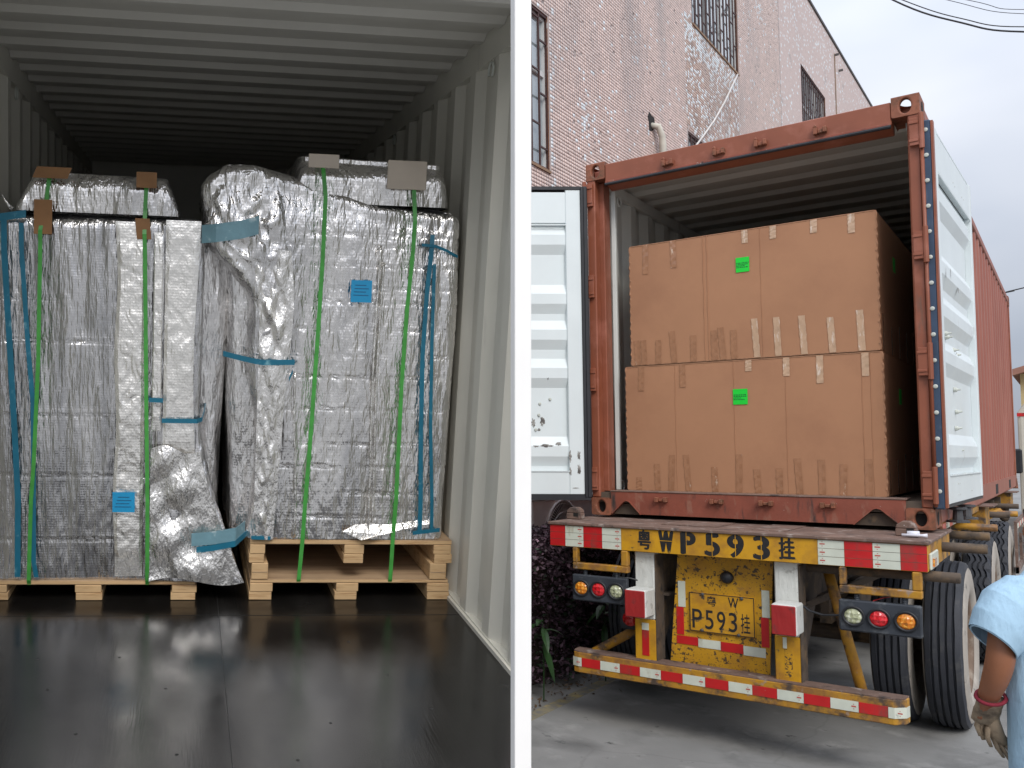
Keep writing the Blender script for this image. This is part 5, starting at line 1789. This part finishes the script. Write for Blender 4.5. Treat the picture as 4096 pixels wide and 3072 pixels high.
# folded flap bottom right, and the seam strip beside the strap
wr = MB()
vs_, fs_ = [], []
nn_, mm_ = 26, 34
for j in range(mm_ + 1):
    for i in range(nn_ + 1):
        u, t = i / nn_, j / mm_
        z = .105 + .66 * t
        xl, xrr = -.36, -.12 + .23 * max(0, (1 - t)) ** 1.3
        x = xl + (xrr - xl) * u
        r_ = .016 * math.sin(9 * t + 5 * u + 2 * math.sin(4 * u)) * (1 - .4 * t) + .010 * math.sin(21 * t - 7 * u)
        vs_.append((x, -.020 - .012 * (1 - t) + r_ * math.sin(math.pi * min(1, u + .12)), z + .02 * math.sin(6 * u)))
for j in range(mm_):
    for i in range(nn_):
        a = j * (nn_ + 1) + i
        fs_.append((a, a + 1, a + nn_ + 2, a + nn_ + 1))
lb(wr.add(vs_, fs_), bl, 'foil_flap', M['foilwr'], l1, smooth=True)
for (x, zlo, zhi) in ((-.325, .72, 1.84), (-.262, .62, 1.80)):
    lb(MB().tube([(x + .012 * math.sin(z * 5), .006, z) for z in np.linspace(zlo, zhi, 14)], .006, 6), bl, 'foil_seam', M['foil'], l1, smooth=True)
# the load is wider behind its front sheet: its flank fills the gap
wrapped(bl, 'foil_flank', M['foil'], l1, .100, lambda x: 1.85, lambda z, b: (np.full_like(z, -.5), -.010 - .02 * np.sin(z * 3.1) + .03 * np.clip(.5 - z, 0, 1)), lambda z, a: (np.full_like(z, .16), np.full_like(z, 1.0)), rr=.07, nz_=110, nf=70, amp=.008, weight=lambda X, Y, Z: np.full(len(X), .5), seed=11.3)
# straps
st1 = [(-.885, -.012, 1.79), (-.885, -.014, 1.698), (-.893, -.018, 1.2), (-.915, -.016, .70), (-.929, -.016, .50), (-.941, -.014, .105), (-.941, .0, .078)]
st2 = [(-.405, -.012, 1.79), (-.401, -.014, 1.716), (-.385, -.018, 1.0), (-.372, -.030, .51), (-.368, -.034, .20), (-.368, -.016, .105), (-.368, .0, .078)]
tops = {0: [(-.84, .6, 2.09), (-.845, .10, 2.085), (-.848, .035, 2.06), (-.862, .02, 1.93)], 1: [(-.40, .6, 2.085), (-.40, .10, 2.078), (-.40, .035, 2.05), (-.405, .02, 1.90)]}
for i, s_ in enumerate((st1, st2)):
    lb(MB().ribbon(tops[i] + s_, .019, .0025, (1, 0, 0)), bl, 'strap', M['strap'], l1)
# tapes
for pts, wd, m_ in (([(-1.052, -.006, 1.84), (-1.05, -.008, 1.69), (-1.028, -.008, 1.27), (-1.002, -.008, .76), (-.992, -.008, .50), (-.995, -.008, .12)], .028, 'teal'),
                    ([(-.972, -.006, 1.82), (-.971, -.008, 1.70), (-.944, -.008, 1.27), (-.920, -.010, .98), (-.918, -.010, .62), (-.917, -.012, .2), (-.905, -.012, .12)], .022, 'teal'),
                    ([(-1.09, -.007, 1.838), (-.95, -.009, 1.862)], .035, 'teal'),
                    ([(-.372, -.022, 1.005), (-.305, -.018, 1.003)], .022, 'teal'),
                    ([(-.31, -.018, .905), (-.14, -.016, .905), (-.115, .02, .91), (-.10, .12, .95), (-.095, .3, 1.0)], .022, 'teal')):
    horiz = abs(pts[0][2] - pts[-1][2]) < .2
    lb(MB().ribbon(pts, wd, .002, (0, 0, 1) if horiz else (1, 0, 0)), bl, 'tape', M[m_], l1)
lb(MB().ribbon([(-.155, -.058, .325), (-.05, -.060, .335), (.06, -.05, .352), (.11, .02, .37)], .065, .002, (0, 0, 1)), bl, 'tape', M['tealpale'], l1)
lb(MB().ribbon([(-.13, -.060, .275), (-.05, -.062, .285), (.06, -.052, .305), (.12, .03, .335), (.13, .2, .40)], .03, .002, (0, 0, 1)), bl, 'tape', M['teal'], l1)
lb(MB().box(-.541, -.434, -.018, -.0155, .450, .549), bl, 'label_sticker', M['blue'], l1)
for i in range(4):
    lb(MB().box(-.53 + .005 * i, -.45 - .01 * (i % 2), -.0188, -.0182, .475 + .016 * i, .479 + .016 * i), bl, 'label_print', M['bluemark'], l1)
# brown pads under the straps
for (xa, xb_, za, zb_, yv, tilt) in ((-.925, -.765, 2.03, 2.082, .012, .02), (-.915, -.832, 1.772, 1.93, -.010, .0), (-.447, -.352, 2.005, 2.078, .010, .0), (-.44, -.372, 1.766, 1.862, -.010, -.01)):
    pb = MB().add([(xa, yv, za), (xb_, yv, za), (xb_ + tilt, yv + .006, zb_), (xa + tilt, yv + .006, zb_), (xa, yv + .005, za), (xb_, yv + .005, za), (xb_ + tilt, yv + .011, zb_), (xa + tilt, yv + .011, zb_)],
                  [(0, 1, 2, 3), (7, 6, 5, 4), (0, 4, 5, 1), (1, 5, 6, 2), (2, 6, 7, 3), (3, 7, 4, 0)])
    lb(pb, bl, 'corner_pad', M['cardpad'], l1)

# parcel on top of it
bt = (-.62, .4, 1.88)
l2 = lthing('wrapped_parcel', 'flat silver foil parcel strapped on top of the left load, brown pads on its edge', 'wrapped parcel', bt)
wrapped(bt, 'foil_wrap', M['foil'], l2, 1.880, lambda x: 2.068 - .012 * (x + .6), lambda z, b: (-1.005 + .09 * np.clip((z - 1.9) / .17, 0, 1), -.245 - .06 * np.clip((z - 1.9) / .17, 0, 1)),
        lambda z, a: (.035 + .05 * np.clip((z - 1.98) / .09, 0, 1) ** 2, np.full_like(z, .95)), rr=.04, nz_=36, amp=.007, weight=lambda X, Y, Z: np.full(len(X), 1.0), seed=4.1, topbulge=.01)
lb(MB().tube([(-1.02, .03, 1.885), (-1.035, .02, 1.90), (-1.06, .0, 1.945)], [.012, .008, .002], 6), bt, 'foil_tail', M['foilwr'], l2, smooth=True)

# right load with the sagging bag over its shoulder
br_ = (.63, .5, .312)
r1 = lthing('wrapped_load', 'tall silver foil wrapped load on two stacked pallets, high blue label and sagging top', 'wrapped load', br_)


def xr2(z, b):
    bulge = np.clip((z - 1.45) / .38, 0, 1)
    bulge = bulge * bulge * (3 - 2 * bulge) * np.clip((2.30 - z) / .22, 0, 1) ** .5
    return .132 - .25 * bulge - .02 * np.sin(z * 6), 1.135 - .012 * np.clip((1.2 - z), 0, 1)


def ztop2(x):
    pts = [(-.2, 2.02), (-.10, 2.10), (-.02, 2.135), (.10, 2.138), (.32, 2.09), (.47, 2.05), (.70, 1.985), (.95, 1.965), (1.10, 1.955), (1.2, 1.93)]
    return float(np.interp(x, [p[0] for p in pts], [p[1] for p in pts]))


wrapped(br_, 'foil_wrap', M['foil'], r1, .314, ztop2, xr2, lambda z, a: (.012 + .03 * np.clip((z - 1.75) / .3, 0, 1) ** 2 - .02 * np.clip((.35 - a) / .2, 0, 1) * np.clip((z - 1.5) / .2, 0, 1), np.full_like(z, 1.02)), rr=.05, amp=.0085,
        weight=lambda X, Y, Z: .35 + 2.0 * np.clip((.30 - X) / .08, 0, 1) * np.clip((Z - .9) / .3, 0, 1) + .9 * np.clip((Z - 1.75) / .1, 0, 1) + .5 * np.clip((.26 - X) / .05, 0, 1),
        creases=(1.83, 1.775, 1.68, 1.57, 1.50, 1.37, 1.24, 1.135, .975, .80, .685, .55, .43), seed=8.3)
wrapped(br_, 'foil_flank', M['foil'], r1, .314, lambda x: 1.80, lambda z, b: (.018 + .018 * np.sin(z * 2.7 + 1) - .05 * np.clip((z - 1.5) / .3, 0, 1), np.full_like(z, .5)), lambda z, a: (np.full_like(z, .12), np.full_like(z, 1.0)), rr=.07, nz_=110, nf=70, amp=.008, weight=lambda X, Y, Z: np.full(len(X), .5), seed=14.1)
# long vertical seams of the wrapping
for (x, a0, a1, wob_) in ((.335, .32, 1.15, .02), (.725, .33, 1.78, .006), (.745, .4, 1.7, .006)):
    lb(MB().tube([(x + wob_ * math.sin(z * 4) + (.02 if x < .5 else 0) * (z - .3), -.002, z) for z in np.linspace(a0, a1, 30)], [.004 + .003 * abs(math.sin(i * 2.1)) for i in range(30)], 6), br_, 'foil_seam', M['foilwr'], r1, smooth=True)
# crumpled strip down the left edge
vs_, fs_ = [], []
nn_, mm_ = 18, 90
for j in range(mm_ + 1):
    t = j / mm_
    z = .318 + 1.42 * t
    xl = .150 - .05 * max(0, (t - .75) / .25) ** 1.5
    wdt = .10 + .07 * t + .05 * max(0, t - .55)
    for i in range(nn_ + 1):
        u = i / nn_
        cr_ = .45 + 1.2 * min(1, max(0, (t - .62) / .15))
        r_ = cr_ * (.010 * math.sin(17 * t + 6 * u + 3 * math.sin(9 * t)) + .007 * math.sin(41 * t - 11 * u) + .005 * math.sin(63 * t + 17 * u))
        vs_.append((xl + wdt * u, -.016 + r_ * math.sin(math.pi * min(1, .15 + u)) - .008 * math.sin(math.pi * u), z))
for j in range(mm_):
    for i in range(nn_):
        a = j * (nn_ + 1) + i
        fs_.append((a, a + 1, a + nn_ + 2, a + nn_ + 1))
lb(MB().add(vs_, fs_), br_, 'foil_flap', M['foilwr'], r1, smooth=True)
# loose torn hem at the foot
vs_ = [(.60, -.018, .36), (.70, -.028, .315), (.80, -.02, .345), (.92, -.006, .372), (1.05, .0, .40), (1.05, .02, .42), (.8, .012, .40), (.66, .0, .39), (.67, -.05, .318), (.73, -.05, .336)]
lb(MB().add(vs_, [(0, 1, 2, 7), (2, 3, 6, 7), (3, 4, 5, 6), (1, 8, 9, 2)]), br_, 'torn_hem', M['foilwr'], r1)
rs1 = [(.426, .45, 2.205), (.428, .12, 2.20), (.432, .04, 2.17), (.438, .012, 2.11), (.447, -.018, 2.0), (.445, -.022, 1.75), (.444, -.020, 1.67), (.433, -.020, 1.27), (.418, -.020, .83), (.405, -.018, .52), (.398, -.012, .30), (.392, -.012, .2), (.387, -.010, .108), (.387, .0, .09)]
rs2_ = [(.873, .45, 2.195), (.876, .12, 2.19), (.882, .04, 2.16), (.887, .02, 2.02), (.890, -.010, 1.90), (.886, -.016, 1.76), (.870, -.018, 1.47), (.862, -.018, 1.10), (.864, -.016, .53), (.861, -.012, .40), (.858, -.012, .3), (.856, -.010, .108), (.856, .0, .09)]
for s_ in (rs1, rs2_):
    lb(MB().ribbon(s_, .020, .0025, (1, 0, 0)), br_, 'strap', M['strap'], r1)
for pts, wd, m_ in (([(.985, .008, 1.84), (.980, -.006, 1.77), (.967, -.010, 1.55), (.962, -.010, 1.25), (.975, -.010, .85), (.992, -.010, .52), (.996, -.006, .36)], .022, 'teal'),
                    ([(1.0, .0, 1.70), (1.005, -.010, 1.33), (1.022, -.010, .9), (1.05, -.010, .52), (1.058, -.006, .36)], .017, 'teal'),
                    ([(.93, -.010, 1.79), (1.0, -.008, 1.785), (1.06, -.002, 1.765), (1.12, .02, 1.74)], .014, 'teal'),
                    ([(.96, -.010, .352), (1.10, -.004, .368)], .02, 'teal'),
                    ([(-.02, .02, 1.235), (.05, -.004, 1.22), (.13, -.03, 1.205), (.17, -.038, 1.20), (.325, -.034, 1.205)], .026, 'teal'),
                    ([(.14, -.024, .328), (.236, -.024, .325)], .018, 'teal'),
                    ([(.30, -.034, 1.12), (.318, -.03, 1.16)], .02, 'teal')):
    horiz = abs(pts[0][2] - pts[-1][2]) < .2
    lb(MB().ribbon(pts, wd, .002, (0, 0, 1) if horiz else (1, 0, 0)), br_, 'tape', M[m_], r1)
lb(MB().ribbon([(-.150, .10, 1.80), (-.135, .00, 1.80), (-.07, -.050, 1.805), (.05, -.060, 1.825), (.13, -.052, 1.85)], .085, .002, (0, 0, 1)), br_, 'tape', M['tealpale'], r1)
lb(MB().box(.589, .691, -.020, -.017, 1.503, 1.609), br_, 'label_sticker', M['blue'], r1)
for i in range(4):
    lb(MB().box(.60 + .003 * i, .675 - .012 * (i % 2), -.0206, -.0202, 1.535 + .016 * i, 1.539 + .016 * i), br_, 'label_print', M['bluemark'], r1)

bp_ = (.7, .4, 1.97)
r2 = lthing('wrapped_parcel', 'silver foil parcel strapped on top of the right load, pale wooden pads', 'wrapped parcel', bp_)
wrapped(bp_, 'foil_wrap', M['foil'], r2, 1.975, lambda x: 2.205 - .02 * (x - .4), lambda z, b: (.30 + .035 * np.clip((z - 2.0) / .2, 0, 1), 1.075 - .03 * np.clip((z - 2.0) / .2, 0, 1)),
        lambda z, a: (.05 + .06 * np.clip((z - 2.1) / .1, 0, 1) ** 2, np.full_like(z, .95)), rr=.05, nz_=40, amp=.007, weight=lambda X, Y, Z: np.full(len(X), .8), seed=6.2, topbulge=.0)
for (xa, xb_, za, zb_) in ((.365, .512, 2.136, 2.20), (.751, .942, 2.052, 2.188)):
    lb(MB().box(xa, xb_, .018, .030, za, zb_), bp_, 'wood_pad', M['woodpad'], r2, bevel=.002)

# second row of loads, deep in the container
for (x0, x1, zt, lab, sd_) in ((-1.10, -.02, 1.80, 'foil wrapped load deep in the container behind the left load', 3.1), (.06, 1.12, 1.95, 'foil wrapped load deep in the container behind the right load', 5.2)):
    b_ = ((x0 + x1) / 2, 2.0, .1)
    q = lthing('wrapped_load', lab, 'wrapped load', b_)
    wrapped(b_, 'foil_wrap', M['foil'], q, .1, lambda x, zt=zt: zt, lambda z, b, x0=x0, x1=x1: (np.full_like(z, x0), np.full_like(z, x1)), lambda z, a: (np.full_like(z, 1.35), np.full_like(z, 2.6)), rr=.05, nz_=60, nf=70, amp=.01, seed=sd_)
    lb(MB().ribbon([(x0 - .004, 1.5, .95), (x0 + .03, 1.335, .95), (x1 - .03, 1.335, .97), (x1 + .004, 1.5, .97)], .03, .002, (0, 0, 1)), b_, 'tape', M['teal'], q)
    lb(MB().box(x0, x1, 1.35, 2.6, .07, .099).box(x0, x0 + .1, 1.35, 2.6, 0, .069).box(x1 - .1, x1, 1.35, 2.6, 0, .069), b_, 'base_pallet', M['ply'], q)  # pallet under the load, built as one of its parts


# ------------------------------------------------------------------ the man in the pale blue shirt
pmx = Matrix(((.7445, -.6676, 0, 1.885), (.6676, .7445, 0, -2.40), (0, 0, 1, 0), (0, 0, 0, 1)))
man = thing('person', 'person in a pale blue shirt and work glove seen from behind beside the tyres', 'person', m=pmx)
J = [  # joint, radius, parent
    ((0, 0, 1.02), (.155, .115), -1), ((0, .0, 1.22), (.15, .11), 0), ((0, -.01, 1.40), (.15, .10), 1), ((0, 0, 1.55), (.065, .06), 2), ((0, .02, 1.64), (.062, .064), 3), ((0, .045, 1.72), (.078, .095), 4), ((0, .035, 1.81), (.08, .098), 5), ((0, .03, 1.865), (.045, .055), 6),
    ((-.10, 0, 1.47), (.06, .06), 2), ((-.195, -.005, 1.475), (.052, .055), 8), ((-.262, -.02, 1.36), (.054, .056), 9), ((-.292, -.035, 1.20), (.056, .058), 10), ((-.288, .005, 1.11), (.052, .054), 11), ((-.266, .08, 1.01), (.040, .042), 12), ((-.256, .12, .965), (.032, .034), 13), ((-.243, .15, .90), (.024, .036), 14),
    ((.10, 0, 1.50), (.075, .07), 2), ((.205, -.005, 1.495), (.072, .072), 16), ((.265, -.02, 1.34), (.060, .062), 17), ((.295, -.02, 1.18), (.052, .054), 18), ((.300, .05, .98), (.038, .040), 19), ((.300, .07, .90), (.030, .034), 20), ((.298, .09, .83), (.022, .036), 21),
    ((-.095, 0, .95), (.095, .1), 0), ((-.10, .01, .75), (.085, .088), 23), ((-.10, .02, .52), (.060, .065), 24), ((-.10, .0, .35), (.058, .062), 25), ((-.10, -.02, .09), (.038, .042), 26), ((-.10, .13, .045), (.038, .03), 27),
    ((.095, 0, .95), (.095, .1), 0), ((.10, .06, .75), (.085, .088), 29), ((.10, .10, .52), (.060, .065), 30), ((.10, .10, .35), (.058, .062), 31), ((.10, .10, .09), (.038, .042), 32), ((.10, .25, .045), (.038, .03), 33)]
me = bpy.data.meshes.new('body')
me.from_pydata([j[0] for j in J], [(i, j[2]) for i, j in enumerate(J) if j[2] >= 0], [])
me.materials.append(M['skin'])
bo = bpy.data.objects.new('body', me)
COL.objects.link(bo)
bo.parent = man
sk = bo.modifiers.new('skin', 'SKIN')
sk.use_smooth_shade = True
for i, j in enumerate(J):
    me.skin_vertices[0].data[i].radius = j[1]
me.skin_vertices[0].data[0].use_root = True
sb_ = bo.modifiers.new('sub', 'SUBSURF')
sb_.levels = sb_.render_levels = 2


def loft(rings, n, name, m, parent, namp=.0, nsc=(6, 6, 3), seed=0.0):
    """rings: (centre, axis_u, axis_v) ellipses"""
    V = []
    for c, u, v_ in rings:
        c, u, v_ = Vector(c), Vector(u), Vector(v_)
        for k in range(n):
            th = 2 * math.pi * k / n
            V.append(c + u * math.cos(th) + v_ * math.sin(th))
    V = np.array([tuple(p) for p in V])
    if namp:
        cc = np.repeat(np.array([tuple(Vector(r_[0])) for r_ in rings]), n, 0)
        d_ = V - cc
        d_ /= np.maximum(np.linalg.norm(d_, axis=1)[:, None], 1e-6)
        q = V * np.array(nsc) + seed
        V = V + d_ * (namp * ((1 - 2 * np.abs(pn(q))) * .7 + pn(q * .5)))[:, None]
    F = [(j * n + k, j * n + (k + 1) % n, (j + 1) * n + (k + 1) % n, (j + 1) * n + k) for j in range(len(rings) - 1) for k in range(n)]
    o_ = MB().add([tuple(p) for p in V], F).build(name, m, parent, smooth=True)
    return o_


def interp_rings(keys, m_):
    ts = np.linspace(0, len(keys) - 1, m_)
    out = []
    arr = np.array([[*k[0], *k[1], *k[2]] for k in keys], float)
    for t in ts:
        i = min(int(t), len(keys) - 2)
        f = t - i
        f = f * f * (3 - 2 * f) * .5 + f * .5
        a = arr[i] * (1 - f) + arr[i + 1] * f
        out.append((a[:3], a[3:6], a[6:]))
    return out


sh_keys = [((0, .0, .50), (.195, 0, 0), (0, .165, 0)), ((0, .0, .70), (.200, 0, 0), (0, .165, 0)), ((0, 0, .90), (.205, 0, 0), (0, .158, 0)), ((0, 0, 1.10), (.214, 0, 0), (0, .152, 0)), ((0, -.005, 1.28), (.224, 0, 0), (0, .150, 0)), ((0, -.01, 1.42), (.232, 0, 0), (0, .140, 0)), ((0, -.005, 1.50), (.218, 0, 0), (0, .118, 0)), ((0, 0, 1.56), (.150, 0, 0), (0, .095, 0)), ((0, .01, 1.605), (.085, 0, 0), (0, .085, 0)), ((0, .015, 1.63), (.074, 0, 0), (0, .078, 0))]
shirt = loft(interp_rings(sh_keys, 80), 72, 'shirt', M['shirt'], man, .017, (7, 7, 2.6), 2.0)
for s in (-1, 1):
    h = Vector((.111 * s * -1 * -1, 0, 0))
    sk_keys = [((s * .10, 0, 1.47), (0, 0, .10), (0, .09, 0)), ((s * .16, -.005, 1.465), (s * .045, 0, .105), (0, .108, 0)), ((s * .222, -.012, 1.42), (s * .080, 0, .088), (0, .108, 0)), ((s * .275, -.02, 1.345), (s * .082, 0, .080), (0, .098, 0)), ((s * .312, -.025, 1.285), (s * .072, 0, .070), (0, .088, 0))]
    loft(interp_rings(sk_keys, 60), 64, 'sleeve', M['shirt'], shirt, .009, (11, 9, 6), 5.0 * s)
    hm_ = [(s * .312 + s * .072 * math.cos(t), -.025 + .088 * math.sin(t), 1.285 + .070 * math.cos(t)) for t in np.linspace(0, 2 * math.pi, 33)]
    MB().tube(hm_, .004, 6, caps=False).build('sleeve_hem', M['shirt'], shirt, smooth=True)
    tk = [((s * .085, .0, .98), (.085, 0, 0), (0, .115, 0)), ((s * .085, .01 + (.03 if s > 0 else 0), .75), (.085, 0, 0), (0, .10, 0)), ((s * .10, .02 + (.08 if s > 0 else 0), .5), (.082, 0, 0), (0, .085, 0)), ((s * .10, -.01 + (.10 if s > 0 else 0), .3), (.078, 0, 0), (0, .08, 0)), ((s * .10, -.01 + (.10 if s > 0 else 0), .07), (.07, 0, 0), (0, .075, 0))]
    loft(interp_rings(tk, 40), 32, 'trouser_leg', M['trouser'], man, .008, (9, 9, 5), 3.0 * s)
    yo = .10 if s > 0 else -.02
    loft([((s * .10, yo - .10, .05), (.03, 0, 0), (0, 0, .04)), ((s * .10, yo - .06, .05), (.045, 0, 0), (0, 0, .05)), ((s * .10, yo + .05, .05), (.047, 0, 0), (0, 0, .05)), ((s * .10, yo + .14, .038), (.05, 0, 0), (0, 0, .036)), ((s * .10, yo + .20, .028), (.03, 0, 0), (0, 0, .02))], 16, 'shoe', M['shoe'], man)
loft([((0, .04, 1.70), (.03, 0, 0), (0, .03, 0)), ((0, -.015, 1.70), (.080, 0, 0), (0, .070, 0)), ((0, .0, 1.78), (.094, 0, 0), (0, .098, 0)), ((0, .02, 1.86), (.085, 0, 0), (0, .095, 0)), ((0, .03, 1.90), (.05, 0, 0), (0, .06, 0)), ((0, .03, 1.912), (.002, 0, 0), (0, .002, 0))], 24, 'hair', M['hair'], man, .004, (30, 30, 30))
for s in (-1, 1):
    MB().lathe([(0, .0005), (0, .016), (.006, .012), (.006, .0005)], 1, (s * .032, .135, 1.765), 10).build('eye', M['bolt'], man)
    loft([((s * .083, .045, 1.735), (.006, 0, 0), (0, .012, 0)), ((s * .09, .04, 1.765), (.009, 0, 0), (0, .02, 0)), ((s * .088, .04, 1.79), (.006, 0, 0), (0, .014, 0))], 10, 'ear', M['skin'], man)
loft([((0, .135, 1.775), (.008, 0, 0), (0, .008, 0)), ((0, .150, 1.745), (.014, 0, 0), (0, .016, 0)), ((0, .140, 1.732), (.012, 0, 0), (0, .010, 0))], 10, 'nose', M['skin'], man)
MB().box(-.022, .022, .128, .140, 1.702, 1.708).build('mouth', M['cuff'], man)


def glove_mesh(parent, name, wrist, palm, tips, m, r0=.05):
    mb = MB()
    w_, p_ = Vector(wrist), Vector(palm)
    mid = w_.lerp(p_, .5)
    mb.tube([w_, w_.lerp(p_, .35), mid, p_.lerp(mid, .2), p_], [r0, r0 * .95, r0 * 1.0, r0 * .95, r0 * .72], 14, flat=.55)
    for (a, b, c, r_) in tips:
        mb.tube([a, b, c], [r_, r_ * .92, r_ * .7], 8)
    return mb.build(name, m, parent, smooth=True)


gd = Vector((.036, -.04, -.038))
gl = glove_mesh(man, 'glove', Vector((-.290, .115, 1.05)) + gd, Vector((-.262, .20, .925)) + gd,
                [tuple(Vector(p) + gd for p in t_[:3]) + (t_[3],) for t_ in (((-.285, .185, .955), (-.283, .215, .90), (-.268, .215, .855), .0125), ((-.268, .195, .945), (-.262, .225, .885), (-.248, .222, .835), .013), ((-.250, .205, .945), (-.243, .228, .885), (-.232, .222, .842), .0125), ((-.235, .21, .95), (-.228, .226, .90), (-.222, .22, .865), .011), ((-.255, .165, .985), (-.225, .17, .955), (-.212, .185, .915), .0135))], M['glove'], .055)
cfk = []
for t in np.linspace(0, 2 * math.pi, 29):
    cfk.append((-.263 + .058 * math.cos(t), .065 + .045 * math.sin(t), 1.022 + .022 * math.sin(t) + .012 * math.cos(t)))
MB().tube(cfk, .0085, 7, caps=False).build('glove_cuff', M['cuff'], gl, smooth=True)
glove_mesh(man, 'hand', (.300, .06, .93), (.298, .08, .84), [((.315, .08, .85), (.318, .10, .81), (.312, .11, .775), .010), ((.300, .09, .845), (.302, .11, .80), (.298, .12, .76), .010), ((.285, .09, .845), (.286, .11, .80), (.284, .12, .768), .010), ((.272, .085, .85), (.272, .10, .815), (.272, .11, .79), .0085), ((.275, .06, .88), (.255, .075, .855), (.25, .085, .82), .011)], M['skin'], .036)
wg = thing('work_glove', 'limp grey brown work glove dangling from the hand of the person in blue', 'glove', m=pmx @ Matrix.Translation((-.165, .15, .745)))
g2 = MB()
for pts, rr_ in (([(-.045, .0, .21), (-.035, .0, .15), (-.02, .0, .09), (.01, .0, .05)], (.030, .046, .050, .034)), ([(.0, -.005, .07), (.035, -.008, .02), (.055, -.008, -.02)], (.015, .014, .010)), ([(-.015, .0, .07), (.02, .0, .01), (.045, .0, -.035)], (.015, .014, .010)), ([(-.03, .004, .08), (-.005, .006, .02), (.02, .006, -.02)], (.014, .013, .009)), ([(.01, .0, .09), (.045, .0, .05), (.06, .0, .015)], (.013, .012, .009)), ([(-.05, .0, .12), (-.055, .0, .07), (-.04, .0, .03)], (.015, .014, .010))):
    g2.tube(pts, list(rr_), 10, flat=.55)
g2.build('glove_body', M['glove'], wg, smooth=True)
MB().tube([(.046, -.008, -.005), (.056, -.008, -.021)], .011, 8).build('fingertip_seam', M['cuff'], wg)
